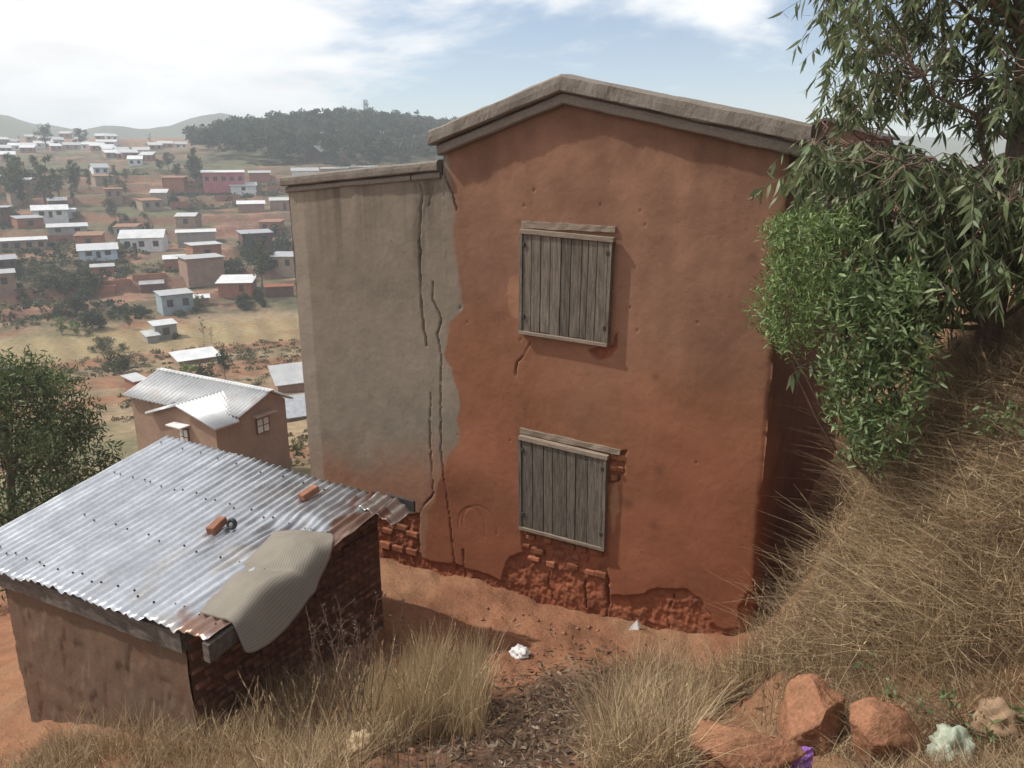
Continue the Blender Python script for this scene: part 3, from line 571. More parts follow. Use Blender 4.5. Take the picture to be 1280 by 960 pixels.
sl('ridge_board', box_mesh('ridge_board', tuple((roofp(0.985, 1.0)) + np.array([0.06, 0.06, -0.03])), (0.42, 0.03, 0.13), 0.004, 0.006), MATS['dark_iron'])
# verge board at the near corner
a, b = roofp(1.0, 0.0), roofp(1.0, 0.30); bm = bmesh.new()
add_hexa(bm, [tuple(a + (-.06, -.03, -.16)), tuple(a + (.02, -.03, -.16)), tuple(b + (.02, 0, -.14)), tuple(b + (-.06, 0, -.14)), tuple(a + (-.06, -.03, 0.015)), tuple(a + (.02, -.03, 0.01)), tuple(b + (.02, 0, 0.01)), tuple(b + (-.06, 0, 0.015))])
sl('verge_board', bm_mesh('verge_board', bm), MATS['old_beam'])
# --- things lying on the roof
def roof_uv(px, py):
    d = ray(px, py); p0 = RQ[0] - np.array([0, 0, HC]); t = (p0 @ RN) / (d @ RN); P = d * t + np.array([0, 0, HC])
    v = (P[1] - YA) / (YB - YA); a = roofp(0.0, v); b = roofp(1.0, v); return (P[0] - a[0]) / (b[0] - a[0]), v
def on_roof(px, py, h): u, v = roof_uv(px, py); return Vector(roofp(u, v) + RN * h)
tilt = Vector(RN).to_track_quat('Z', 'Y')
bm_ = box_mesh('brick', (0, 0, 0), (0.11, 0.235, 0.085), 0.007, 0.004); bm_.materials.append(MATS['fired_brick'])
def loose_brick(px, py, rz, label):
    o = link('loose_brick', bm_, None, None, on_roof(px, py, 0.094)); q = tilt.to_matrix() @ Matrix.Rotation(rz, 3, 'Z'); o.rotation_euler = q.to_euler(); return tag(o, label, 'brick')
_t = math.atan2(*(np.array(tilt.to_matrix().inverted() @ Vector(RQ[3] - RQ[0]))[[1, 0]]))
loose_brick(387, 599, _t - R(90) + R(-8), 'red brick lying alone near the upper edge of the corrugated shed roof')
loose_brick(273, 652, _t - R(90) + R(14), 'red brick beside a small black caster on the corrugated shed roof')
V1, F1 = [], []
wheel = empty('round_caster', on_roof(291, 648, 0.085)); wheel.rotation_euler = (tilt.to_matrix() @ Matrix.Rotation(R(35), 3, 'Z') @ Matrix.Rotation(R(62), 3, 'X')).to_euler()
tag(wheel, 'small black round caster next to a brick on the corrugated roof', 'caster')
th = np.linspace(0, 2 * np.pi, 28, endpoint=False); ph = np.linspace(0, 2 * np.pi, 12, endpoint=False); A, B = np.meshgrid(th, ph, indexing='ij')
rr_ = 0.045 + 0.02 * np.cos(B) + 0.002 * np.cos(A * 14); V = np.stack([rr_ * np.cos(A), rr_ * np.sin(A), 0.028 * np.sin(B)], -1).reshape(-1, 3)
F = np.array([[i * 12 + j, ((i + 1) % 28) * 12 + j, ((i + 1) % 28) * 12 + (j + 1) % 12, i * 12 + (j + 1) % 12] for i in range(28) for j in range(12)])
link('tyre', mesh_np('tyre', V, F, True), MATS['black_rubber'], wheel)
bm = bmesh.new(); bmesh.ops.create_cone(bm, cap_ends=True, segments=18, radius1=0.03, radius2=0.024, depth=0.036); bmesh.ops.create_cone(bm, cap_ends=True, segments=10, radius1=0.009, radius2=0.008, depth=0.06)
link('hub', bm_mesh('hub', bm), MATS['steel'], wheel)
# grey woven mat sagging over the verge
cs = [roof_uv(*p) for p in ((252, 768), (322, 786), (414, 646), (343, 650))]   # bl, br, tr, tl on the roof plane
nu, nv = 70, 110; U, T = np.meshgrid(np.linspace(0, 1, nu), np.linspace(0, 1, nv), indexing='ij')
bl, br_, tr_, tl = [np.array(c_) for c_ in cs]; span = np.linalg.norm(RQ[1] - RQ[0])
um = bl[0] + (tl[0] - bl[0]) * T; vm = (bl[1] + (tl[1] - bl[1]) * T) * (1 - U) + (br_[1] + (tr_[1] - br_[1]) * T) * U
ur = br_[0] + (tr_[0] - br_[0]) * T + 0.24 / span * np.sin(np.pi * T) ** 0.6
ut = um + (ur - um) * U; over = np.clip(ut - 0.985, 0, None) * span
ang = np.clip(over / 0.16, 0, 1) * R(66); flat = np.minimum(ut, 0.985)
Pm = roofp(flat, vm)
Pm[..., 0] += np.where(over > 0, 0.16 / R(66) * np.sin(ang) + np.clip(over - .16, 0, None) * math.cos(R(66)), 0)
Pm[..., 2] -= np.where(over > 0, 0.16 / R(66) * (1 - np.cos(ang)) + np.clip(over - .16, 0, None) * math.sin(R(66)), 0)
bul = 0.07 + 0.09 * np.exp(-(((T - .80) / .16) ** 2)) * np.sin(np.pi * U) + 0.085 * np.exp(-(((T - .30) / .2) ** 2)) * np.sin(np.pi * U) - 0.035 * np.exp(-(((T - .50 - .10 * U) / .04) ** 2)) + 0.010 * fbm(U * 3, T * 5, seed=361, oct=3)
Pm = Pm + RN * bul[..., None]
matt = link('woven_mat', mesh_np('woven_mat', Pm.reshape(-1, 3), gridf(nu, nv), True), None); 
m = mat('mat_stripe', (0.20, 0.178, 0.148), var=0.10, scale=3.0, fine=120.0, bump=0.3, bdist=0.003, rough=0.95, spec=0.1)
matt.data.materials.append(m)
uvl = matt.data.uv_layers.new(name='UVMap'); vi = np.empty(len(matt.data.loops), np.int32); matt.data.loops.foreach_get('vertex_index', vi)
uvs = np.stack([U.ravel(), T.ravel()], 1)[vi].astype(np.float32); uvl.data.foreach_set('uv', uvs.ravel())
t = m.node_tree; tcn = N(t, 'ShaderNodeTexCoord'); sp = N(t, 'ShaderNodeSeparateXYZ'); t.links.new(tcn.outputs['UV'], sp.inputs[0])
ml = N(t, 'ShaderNodeMath', _operation='MULTIPLY'); t.links.new(sp.outputs[0], ml.inputs[0]); ml.inputs[1].default_value = 30.0
fr = N(t, 'ShaderNodeMath', _operation='FRACT'); t.links.new(ml.outputs[0], fr.inputs[0])
gt = N(t, 'ShaderNodeMath', _operation='GREATER_THAN'); t.links.new(fr.outputs[0], gt.inputs[0]); gt.inputs[1].default_value = 0.86
bsdf = [n for n in t.nodes if n.type == 'BSDF_PRINCIPLED'][0]; src = bsdf.inputs['Base Color'].links[0].from_socket
mm = N(t, 'ShaderNodeMix', _data_type='RGBA'); t.links.new(gt.outputs[0], mm.inputs[0]); t.links.new(src, mm.inputs[6]); mm.inputs[7].default_value = (0.29, 0.265, 0.225, 1); t.links.new(mm.outputs[2], bsdf.inputs['Base Color'])
matt.modifiers.new('thickness', 'SOLIDIFY').thickness = 0.03
tag(matt, 'grey striped woven mat draped over the verge of the shed roof', 'mat')
#--SECTION far
# ------------------------------------------------------------------ buildings down the slope and across the valley
def gable_house(name, label, base, w, d, hw, hr, rz, wall, roof='zinc_far', wins=(), doors=(), group=None, cat='house', mono=False, over=0.35, found=2.0):
    """local -Y is the front; ridge runs along X (or a single pitch falling to the front)"""
    o = empty(name, base, rz); tag(o, label, cat, group)
    bm = bmesh.new()
    if mono: prof = [(-d / 2, -found), (d / 2, -found), (d / 2, hw + hr), (-d / 2, hw)]
    else: prof = [(-d / 2, -found), (d / 2, -found), (d / 2, hw), (0, hw + hr), (-d / 2, hw)]
    add_prism(bm, [Vector((-w / 2, y, z)) for y, z in prof], Vector((w, 0, 0))); link('wall', bm_mesh('wall', bm), FW[wall], o)
    t = 0.07
    def slope(a, b):
        bm = bmesh.new(); add_hexa(bm, [(-w / 2 - over, a[0], a[1]), (w / 2 + over, a[0], a[1]), (w / 2 + over, b[0], b[1]), (-w / 2 - over, b[0], b[1]), (-w / 2 - over, a[0], a[1] + t), (w / 2 + over, a[0], a[1] + t), (w / 2 + over, b[0], b[1] + t), (-w / 2 - over, b[0], b[1] + t)])
        link('roof', bm_mesh('roof', bm), MATS[roof], o)
    sp_ = hr / (d if mono else d / 2)
    if mono: slope((-d / 2 - over, hw - over * sp_ + .02), (d / 2 + over, hw + hr + over * sp_ + .02))
    else: slope((-d / 2 - over, hw - over * sp_ + .02), (0, hw + hr + .02)); slope((0, hw + hr + .02), (d / 2 + over, hw - over * sp_ + .02))
    for (x, z, ww, hh) in wins:
        f = link('window', box_mesh('window', (x, -d / 2 - .02, z), (ww + .16, .08, hh + .16)), MATS['frame_red'], o)
        link('pane', box_mesh('pane', (x, -d / 2 - .06, z), (ww, .03, hh)), MATS['glass'], f)
    for (x, ww, hh) in doors: link('door', box_mesh('door', (x, -d / 2 - .02, hh / 2), (ww, .1, hh)), MATS['frame_red'], o)
    return o
def at_px(x0, x1, yb, rmin=20, r=None):
    p = hit((x0 + x1) / 2, yb, rmin)
    if r is not None:
        d = ray((x0 + x1) / 2, yb); k = r / math.hypot(d[0], d[1]); p = Vector((d[0] * k, d[1] * k, 0)); p.z = gnd(p.x, p.y)
    dist = math.sqrt(p.x ** 2 + p.y ** 2 + (p.z - HC) ** 2) * math.cos(math.atan(((x0 + x1) / 2 - 640) / FPX)); return p, (x1 - x0) * dist / FPX, dist / FPX
def face(p, extra=0.0): return math.atan2(-p.x, p.y) + extra
def row(n, w, z, ww, hh): return [((i - (n - 1) / 2) * w / n, z, ww, hh) for i in range(n)]
# near neighbour: L-shaped house with pale ribbed roof
def neighbour():
    Yc = 20.3; base = PW(270, 560, Yc)
    corner = PW(269, 534, Yc)                            # near eave corner of the cross wing
    sc_ = corner.y / 1.0
    x1 = corner.x; ez = corner.z
    o = empty('neighbour_house', (x1 - 3, Yc + 2, ez - 3.2)); tag(o, 'brown plastered house with pale ribbed cross gabled roof below the corrugated shed', 'house')
    I = Matrix.Translation(o.location).inverted()
    def nl(n, me, m, par=None): me.transform(I); return link(n, me, m, par or o)
    def ypx(px, py, X): d = ray(px, py); k = X / d[0]; return d[1] * k, d[2] * k + HC
    yb_, zb_ = ypx(356, 498, x1); ya, za = ypx(334, 489, x1)     # far eave corner and ridge end on the gable wall
    yst, zst = ypx(294, 522, x1); yf = Yc; zE = ez; hb = ez - 4.5
    xw0 = PW(192, 519, Yc).x; xr = PW(225, 507, Yc); xm = xr.x; rzv = xr.z
    xl = PW(164, 500, yst).x
    bm = bmesh.new(); add_prism(bm, [Vector((x1, y, z)) for y, z in ((yst, hb), (yb_, hb), (yb_, zb_), (ya, za), (yst, zst))], Vector((xl - x1, 0, 0)))
    nl('wall', bm_mesh('wall', bm), FW['brown'])
    bm = bmesh.new(); add_prism(bm, [Vector((xw0, yf, hb)), Vector((x1 - .002, yf, hb)), Vector((x1 - .002, yf, zE)), Vector((xm, yf, rzv)), Vector((xw0, yf, zE))], Vector((0, yst - yf + .01, 0)))
    nl('wing_wall', bm_mesh('wing_wall', bm), FW['brown'])
    def ribbed(name, A, B, C_, D_, n):                           # A-B eave, D-C ridge; ribs run up the slope
        A, B, C_, D_ = [np.array(p, float) for p in (A, B, C_, D_)]
        nrm = np.cross(B - A, D_ - A); nrm /= np.linalg.norm(nrm)
        if nrm[2] < 0: nrm = -nrm
        us = np.linspace(0, 1, n * 4 + 1); hh = np.array([0, .075, .075, 0] * n + [0])
        V = []
        for u, h_ in zip(us, hh):
            V += [A + (B - A) * u + nrm * (h_ + .05), D_ + (C_ - D_) * u + nrm * (h_ + .05)]
        me = mesh_np(name, np.array(V), gridf(len(us), 2)); ob = nl(name, me, MATS['zinc_far']); ob.modifiers.new('t', 'SOLIDIFY').thickness = .03; return ob
    ov = .25; slf = (za - zst) / (ya - yst)
    def zf(y): return za - (ya - y) * slf
    ym = yst - ov; ye = yf - ov; yv = ya - (za - rzv) / slf; sr_ = (rzv - zE) / (x1 - xm); sl_ = (rzv - zE) / (xm - xw0)
    ribbed('roof_slope', (xl - ov, ym, zf(ym)), (xw0, ym, zf(ym)), (xw0, ya, za), (xl - ov, ya, za), 12)
    ribbed('roof_slope', (xw0, yst, zf(yst)), (x1 + ov, yst, zf(yst)), (x1 + ov, ya, za), (xw0, ya, za), 20)
    ribbed('roof_slope', (x1 + ov, yb_ + ov, zb_ - .1), (xl - ov, yb_ + ov, zb_ - .1), (xl - ov, ya, za), (x1 + ov, ya, za), 34)
    ribbed('wing_roof_slope', (x1 + ov, ye, zE - ov * sr_), (x1 + ov, yst, zE - ov * sr_), (xm, yv, rzv), (xm, ye, rzv), 14)
    ribbed('wing_roof_slope', (xw0 - ov, yst, zE - ov * sl_), (xw0 - ov, ye, zE - ov * sl_), (xm, ye, rzv), (xm, yv, rzv), 14)
    nl('ridge_cap', box_mesh('ridge_cap', ((xl + x1) / 2, ya, za + .07), (x1 - xl + .6, .3, .05)), MATS['zinc_far'])
    def win(c, s, axis, panes=2):
        f = nl('window', box_mesh('window', c, s), MATS['frame_red'])
        for k in range(panes):
            for j in range(2):
                if axis == 'x': cc, ss = (c[0] + .05, c[1] + (k - .5) * s[1] * .46, c[2] + (j - .5) * s[2] * .46), (.04, s[1] * .36, s[2] * .40)
                else: cc, ss = (c[0] + (k - .5) * s[0] * .46, c[1] - .05, c[2] + (j - .5) * s[2] * .46), (s[0] * .36, .04, s[2] * .40)
                nl('pane', box_mesh('pane', cc, ss), MATS['curtain'], f)
    wy, wz = ypx(328, 531, x1); win((x1, wy, wz), (.1, .75, .72), 'x')
    nl('window_hood', box_mesh('window_hood', (x1 + .2, wy, wz + .55), (.5, 1.2, .06)), FW['brown'])
    wc = PW(231, 543, yf); win((wc.x, yf, wc.z - .1), (.62, .1, .8), 'y'); nl('window_hood', box_mesh('window_hood', (wc.x - .05, yf - .25, wc.z + .48), (1.0, .5, .06)), FW['white'])
    nl('door', box_mesh('door', (xw0 - .5, yst - .04, zE - 1.2), (.55, .1, 1.9)), MATS['frame_red'])
neighbour()
H_ = gable_house; HPOS = []
def far(x0, x1, yb, label, hpx, rpx, wall, name='hillside_house', wins=0, doors=0, mono=False, rot=0.0, depth=None, roof='zinc_far', rmin=20, group=None, cat='house', r=None):
    p, w, s = at_px(x0, x1, yb, rmin, r); HPOS.append((p.x, p.y)); w = w * 0.92; hw = hpx * s; hr = rpx * s * (.55 if mono and yb < 400 else 1.0); d = depth or min(6.5, max(2.5, w * .75))
    wz = hw * 0.55; ww = min(1.0, w / (wins + 1) * .5) if wins else 0
    W_ = row(wins, w, wz, ww, min(1.1, hw * .42)) if wins else []
    D_ = [((W_[0][0] + W_[1][0]) / 2 if wins > 1 else w * .2, .8, min(2.0, hw * .75))] if doors else []
    return H_(name, label, p + Vector((0, 0, 0)), w, d, hw, hr, face(p, rot), wall, roof, W_, D_, group, cat, mono, 0.25 if w < 6 else .4)
far(219, 272, 452, 'small shed with a pale flat sheet roof among the bushes below the fields', 7, 4, 'brown', 'field_shed', mono=True, rot=.25, rmin=30, cat='shed')
far(343, 392, 488, 'brown shed with a ribbed grey sheet roof at the corner of the grey wing', 14, 14, 'brown', 'small_shed', mono=True, rot=.2, rmin=25, cat='shed')
far(338, 400, 522, 'low shed with a dull flat sheet roof beside the brown neighbour house', 8, 12, 'grey', 'low_shed', mono=True, rot=.2, rmin=25, cat='shed', roof='steel')
far(163, 178, 487, 'little brick hut with a dark doorway on the red dirt terrace', 14, 2, 'brick', 'brick_hut', doors=1, mono=True, rmin=30, cat='hut', rot=.4)
far(120, 176, 560, 'low house with a white folded roof behind the leafy tree', 16, 12, 'white', 'low_house', rmin=20, r=27, rot=.5)
far(152, 190, 538, 'little shed with a bright sheet roof leaning on the brown neighbour house', 8, 10, 'tan', 'lean_to', mono=True, r=31, rot=.3, cat='shed')
far(44, 84, 273, 'white bungalow with a white roof alone on the red terrace', 9, 5, 'white', wins=2, doors=1)
far(84, 95, 270, 'tiny white annex standing next to the white bungalow', 6, 2, 'white', 'annex', mono=True, cat='annex')
far(63, 108, 293, 'low grey house with a long pale roof below the white bungalow', 8, 4, 'grey', wins=2, mono=True)
far(3, 57, 312, 'tan flat topped house with a row of four dark windows', 12, 2, 'tan', wins=4, roof='zinc_far', mono=True)
far(101, 146, 321, 'pale blue walled house with a sheet roof', 10, 6, 'blue', wins=2, doors=1)
far(156, 208, 313, 'tall white house with a gabled roof and dark window openings', 17, 8, 'white', wins=3, doors=1, rot=-.2)
far(223, 270, 305, 'long grey block building with a flat roof beside the white gabled house', 15, 2, 'grey', mono=True)
far(229, 277, 344, 'brown brick two storey house with a flat pale roof', 22, 2, 'brown', wins=0, mono=True, rot=.3)
far(238, 275, 326, 'red brick upper storey block standing on the brown two storey house', 20, 2, 'brick', 'brick_upper_block', wins=1, mono=True, rot=.3, cat='building')
far(206, 233, 334, 'small brick shed with a white roof leaning against the brown two storey house', 10, 5, 'brick', 'small_shed', mono=True, cat='shed')
far(276, 319, 363, 'red brick house with a wide white roof near the valley fields', 11, 9, 'brick', wins=0, doors=1, mono=True, rot=-.25)
far(116, 143, 344, 'small brick cabin with a pale roof above the terraces', 11, 3, 'brick', 'brick_cabin', mono=True, cat='cabin', wins=1)
far(333, 368, 371, 'roofless red brick ruin at the field edge', 14, 1, 'darkred', 'brick_ruin', mono=True, roof='mud_brick', cat='ruin')
far(200, 240, 389, 'teal grey house with stepped white roofs at the edge of the fields', 22, 4, 'teal', wins=2, mono=True, rot=.25)
far(188, 216, 391, 'grey house with a white roof and one window in front of the teal house', 18, 4, 'grey', wins=1, mono=True, rot=.25, r=128)
far(177, 192, 391, 'little grey lean-to with a white roof at the end of the stepped roofs', 9, 5, 'grey', 'lean_to', mono=True, rot=.25, cat='shed', r=126)
far(177, 205, 365, 'dark red house with a pale roof behind the stepped white roofs', 10, 3, 'darkred', mono=True)
far(235, 262, 381, 'low brown annex with a pale roof beside the teal house', 9, 3, 'brown', 'annex', mono=True, cat='annex')
far(255, 306, 234, 'long pink house with a row of dark windows and a pale roof', 16, 4, 'pink', wins=5, mono=True)
far(289, 321, 243, 'small cream house with a white roof below the pink house', 8, 6, 'white', wins=1, mono=True)
far(298, 331, 264, 'brown house with a grey roof on the terrace above the scrub', 9, 5, 'brown', wins=0, mono=True)
far(338, 364, 262, 'brown hut with a pale roof next to the parapet of the grey wing', 11, 5, 'brown', 'hut', mono=True, cat='hut', doors=1)
far(312, 338, 225, 'brick house with a white roof beside the pink house', 8, 4, 'brick', mono=True)
far(365, 398, 219, 'white house with a white roof just above the grey parapet', 5, 6, 'white', mono=True)
far(384, 408, 216, 'brown gabled house in front of the dark wood', 9, 7, 'darkred', rot=1.3, r=330)
far(413, 442, 214, 'brown gabled house with a pointed top in front of the dark wood', 9, 7, 'brown', rot=1.2, r=335)
far(402, 436, 218, 'long pale roofed house rising behind the grey parapet', 5, 3, 'tan', mono=True, r=300)
far(438, 472, 216, 'low pale roofed house furthest along behind the grey parapet', 5, 3, 'tan', mono=True, r=305)
far(-6, 20, 362, 'dark brown house at the left edge of the terraces', 20, 5, 'brown', mono=True, wins=1)
far(300, 322, 171, 'white roofed house at the top of the dark wood', 5, 4, 'white', mono=True, r=545)
rh = random.Random(11); tries = 0; made = 0
while made < 20 and tries < 900:
    tries += 1; x_, y_ = rh.uniform(-5, 360), rh.uniform(226, 352); p = hit(x_, y_, 120)
    if min(math.hypot(p.x - a, p.y - b) for a, b in HPOS) < 11.5: continue
    wc = rh.choice(['brick', 'brick', 'brown', 'grey', 'darkred', 'tan']); s_ = math.hypot(p.x, p.y) / FPX; wm = rh.uniform(4.5, 8); rf = rh.choice(['zinc_far', 'rust', 'rust', 'steel']); hp = rh.uniform(2.2, 3.4)
    nw, mo = rh.choice([0, 1, 2]), rh.random() < .7
    far(x_ - wm / s_ / 2, x_ + wm / s_ / 2, y_, 'small %s walled terrace house with a %s %s roof and %s' % (wc.replace('darkred', 'dark red'), dict(zinc_far='pale', rust='rusty', steel='grey')[rf], 'single pitch' if mo else 'gabled', ('no front window', 'one front window', 'two front windows')[nw]), hp / s_, rh.uniform(.4, 1.2) / s_, wc, 'terrace_house', wins=nw, doors=0, mono=mo, rot=rh.uniform(-.4, .4), roof=rf, group='small houses packed on the terraces', depth=rh.uniform(3.5, 5)); made += 1
town = [(50, 158, 60), (135, 140, 50), (190, 145, 60), (120, 175, 50), (120, 210, 50), (180, 170, 60), (300, 175, 60), (355, 170, 40), (375, 187, 50), (430, 142, 45), (465, 138, 45), (435, 160, 50), (412, 175, 45), (465, 170, 45), (410, 205, 50), (455, 205, 45), (465, 228, 50), (470, 248, 35), (515, 235, 50), (550, 258, 60), (600, 238, 60), (655, 213, 50), (700, 205, 55), (765, 200, 45), (855, 195, 35), (928, 188, 50), (38, 240, 45), (525, 247, 40), (575, 280, 50), (625, 255, 40), (420, 298, 25), (275, 125, 40), (10, 150, 40), (240, 150, 40), (330, 150, 35), (60, 185, 40), (20, 200, 40), (235, 190, 40)]
for i, (cx_, cy_, cw) in enumerate(town):
    x_, y_, w_ = cx_ / 3.368, 130 + cy_ / 3.368, cw / 3.368
    wc = ['white', 'tan', 'brown', 'white', 'brick'][i % 5]
    rr_ = float(np.interp(y_, [165, 185, 205, 220], [560, 480, 390, 310])); rr_ *= random.uniform(.97, 1.03)
    d_ = ray(x_, y_); k_ = rr_ / math.hypot(d_[0], d_[1]); P_ = d_ * k_; g_ = gnd(P_[0], P_[1])
    s_ = math.sqrt(P_ @ P_) * math.cos(math.atan((x_ - 640) / FPX)) / FPX; w__ = max(5.0, min(10.5, w_ * s_)); zr_ = P_[2] + HC
    hw = max(2.2, min(4.2, zr_ - g_)); 
    H_('town_house', 'small %s walled house with a pale %s roof in the far hilltop town' % (dict(white='white', tan='tan', brown='brown', brick='brick')[wc], 'single pitch' if i % 3 > 0 else 'gabled'), Vector((P_[0], P_[1], g_)), w__, 6.0, hw, 1.3, face(Vector(P_), random.uniform(-.25, .25)), wc, wins=row(2, w__, hw * .5, 1.0, 1.0), group='houses of the far hilltop town', mono=i % 3 > 0)
# red gabled house behind the right eave
H_('rear_house', 'brown gabled house peeking over the right end of the roof', Vector((-3.75, 23.0, gnd(-3.75, 23.0))), 2.2, 2.4, HC + 0.62 - gnd(-3.75, 23.0), 0.42, R(90 - 4), 'darkred', 'old_beam', over=.15)
# roofless field walls and brick stacks on the terraces
for i, (x0, x1, yb, hp) in enumerate(((94, 141, 367, 8), (120, 160, 357, 6), (168, 205, 349, 6), (85, 130, 352, 5), (270, 300, 250, 5), (215, 236, 262, 9), (64, 120, 300, 7), (335, 356, 236, 4))):
    p, w, s = at_px(x0, x1, yb); bm = bmesh.new(); hh = hp * s
    n = 7
    for k in range(n): add_box(bm, Vector(((k - (n - 1) / 2) * w / n, 0, hh * random.uniform(.4, .5) - .4)), (w / n + .002, .5 + .01 * k, hh * random.uniform(.8, 1.1) + .8))
    add_box(bm, Vector((w / 2, 1.6, hh * .3)), (.4, 3.2, hh))
    o = link('garden_wall', bm_mesh('garden_wall', bm), FW['brick'], None, p, (0, 0, face(p, random.uniform(-.2, .2)))); tag(o, 'low unfinished red brick wall on the hillside terraces', 'wall', 'low brick walls on the terraces')
# lattice mast above the wood
p, w, s = at_px(455, 467, 205, r=430); p.z = gnd(p.x, p.y); ztop = HC + (ray(461, 125) * (430 / math.hypot(*ray(461, 125)[:2])))[2]; hM = ztop - p.z
mast = empty('lattice_mast', p, .3); tag(mast, 'thin lattice radio mast standing above the dark wood', 'mast')
cor = [(-1, -1), (1, -1), (1, 1), (-1, 1)]
for cx_, cy_ in cor:
    V, F = tube_np([(cx_ * 1.3, cy_ * 1.3, -1), (cx_ * .7, cy_ * .7, hM)], .16, 5); link('leg', mesh_np('leg', V, F), MATS['steel'], mast)
for k in range(12):
    z0_, z1_ = hM * k / 12, hM * (k + 1) / 12; f0, f1 = 1.3 - .6 * k / 12, 1.3 - .6 * (k + 1) / 12; A_ = Acc()
    for i in range(4):
        a, b = cor[i], cor[(i + 1) % 4]; A_.add(*tube_np([(a[0] * f0, a[1] * f0, z0_), (b[0] * f1, b[1] * f1, z1_)], .1, 4)); A_.add(*tube_np([(a[0] * f1, a[1] * f1, z1_), (b[0] * f1, b[1] * f1, z1_)], .1, 4))
    link('brace', A_.mesh('brace'), MATS['steel'], mast)
for a in (0.3, 2.2):
    bm = bmesh.new(); bmesh.ops.create_cone(bm, cap_ends=True, segments=14, radius1=.8, radius2=.7, depth=.5, matrix=Matrix.Translation((math.cos(a), math.sin(a), hM - 2)) @ Matrix.Rotation(R(90), 4, 'Y')); link('antenna', bm_mesh('antenna', bm), FW['white'], mast)
#--SECTION plants
# ------------------------------------------------------------------ vegetation
def norm(v): return v / (np.linalg.norm(v, axis=-1, keepdims=True) + 1e-9)
def to_px(P):
    c = (np.asarray(P) - np.array([0, 0, HC])) @ MC; return 640 + FPX * c[..., 0] / c[..., 2], 480 + FPX * c[..., 1] / c[..., 2], c[..., 2]
def in_poly(x, y, P): return poly_sd(x, y, np.array(P, float)) > 0
def lance(P, D_, Nn, ln, wd, curl, cols):
    """n lance-shaped leaves: P base, D_ direction, Nn side vector; 8 vertices, 3 quads each (ends share a point)"""
    n = len(P); ts = np.array([0, .3, .65, 1.0]); ws = np.array([.12, 1.0, .75, .04]); up = norm(np.cross(D_, Nn))
    V = np.zeros((n, 8, 3))
    for i, (t, w) in enumerate(zip(ts, ws)):
        c = P + D_ * (ln * t)[:, None] + up * (curl * ln * t * t)[:, None]
        V[:, 2 * i] = c + Nn * (wd * w * .5)[:, None]; V[:, 2 * i + 1] = c - Nn * (wd * w * .5)[:, None]
    b = (np.arange(n) * 8)[:, None, None]; F = (b + np.array([[0, 2, 3, 1], [2, 4, 5, 3], [4, 6, 7, 5]])[None]).reshape(-1, 4)
    return V.reshape(-1, 3), F, np.repeat(cols, 8, axis=0)
def rand_dir(n): return norm(RNG.normal(size=(n, 3)))
def pick(cols, n, jit=.15):
    c = np.array(cols)[RNG.integers(0, len(cols), n)]; return c * (1 + RNG.uniform(-jit, jit, (n, 1)))
def leafy(anchor, per, spread, ln, wd, droop, cols, up=0.0):
    """leaves on short sprigs around anchors"""
    n = len(anchor) * per; A_ = np.repeat(anchor, per, axis=0); o_ = rand_dir(n) * (RNG.uniform(0, 1, (n, 1)) ** .5) * spread; o_[:, 2] *= 1.15
    d = norm(rand_dir(n) + np.array([0, 0, -droop + up])); s_ = norm(np.cross(d, rand_dir(n)))
    l = RNG.uniform(ln * .6, ln * 1.25, n); return lance(A_ + o_, d, s_, l, l * wd, RNG.uniform(-.35, .35, n), pick(cols, n, .25))
def frustum_pts(poly, n, y0, y1):
    P = np.array(poly, float); lo, hi = P.min(0), P.max(0); out = []
    while sum(map(len, out)) < n:
        x, y = RNG.uniform(lo[0], hi[0], 4000), RNG.uniform(lo[1], hi[1], 4000); k = in_poly(x, y, poly); x, y = x[k], y[k]
        d = np.stack([(x - 640) / FPX, (y - 480) / FPX, np.ones(len(x))], 1) @ MC.T; Y = RNG.uniform(y0, y1, len(x)); q = d * (Y / d[:, 1])[:, None]; q[:, 2] += HC; out.append(q)
    return np.concatenate(out)[:n]
def limb(A_, p0, p1, r0, r1, wob=.08, n=9, seed=0):
    t = np.linspace(0, 1, n)[:, None]; p0, p1 = np.array(p0, float), np.array(p1, float); L = np.linalg.norm(p1 - p0)
    w = np.stack([vnoise(t[:, 0] * 3 + seed * 7.1, t[:, 0] * 0 + k * 5.3) for k in range(3)], 1) * wob * L * np.sin(np.pi * t)
    A_.add(*tube_np(p0 + (p1 - p0) * t + w, r0 + (r1 - r0) * t[:, 0], 7))
def child_mesh(root, name, acc_or_me, m, smooth=False):
    me = acc_or_me.mesh(name, smooth) if isinstance(acc_or_me, Acc) else acc_or_me
    me.transform(Matrix.Translation(root.location).inverted()); return link(name, me, m, root)
GL = [(0.095, 0.135, 0.055), (0.125, 0.165, 0.075), (0.08, 0.11, 0.05), (0.21, 0.24, 0.13), (0.15, 0.19, 0.08)]
# --- eucalyptus on the bank
tb = Vector((0.12, 7.6, gnd(0.12, 7.6)))
euc = empty('eucalyptus_tree', tb); tag(euc, 'tall eucalyptus with long drooping grey green leaves growing on the grassy bank', 'tree')
TR = Acc()
trunk = np.array([tb + Vector((0, 0, -.2)), (0.14, 7.6, HC - .9), (0.12, 7.55, HC + .4), (0.02, 7.5, HC + 1.5), (-0.12, 7.45, HC + 2.8), (-0.1, 7.3, HC + 4.6)])
tt = np.linspace(0, 5, 40); trk = np.stack([np.interp(tt, range(6), trunk[:, k]) for k in range(3)], 1); TR.add(*tube_np(trk, np.linspace(.105, .045, 40), 12))
child_mesh(euc, 'trunk', TR, MATS['bark'], True)
up_poly = [(1026, -260), (1026, 20), (1034, 70), (1028, 105), (1045, 130), (1075, 150), (1110, 125), (1150, 120), (1200, 150), (1280, 160), (1420, 200), (1420, -260)]
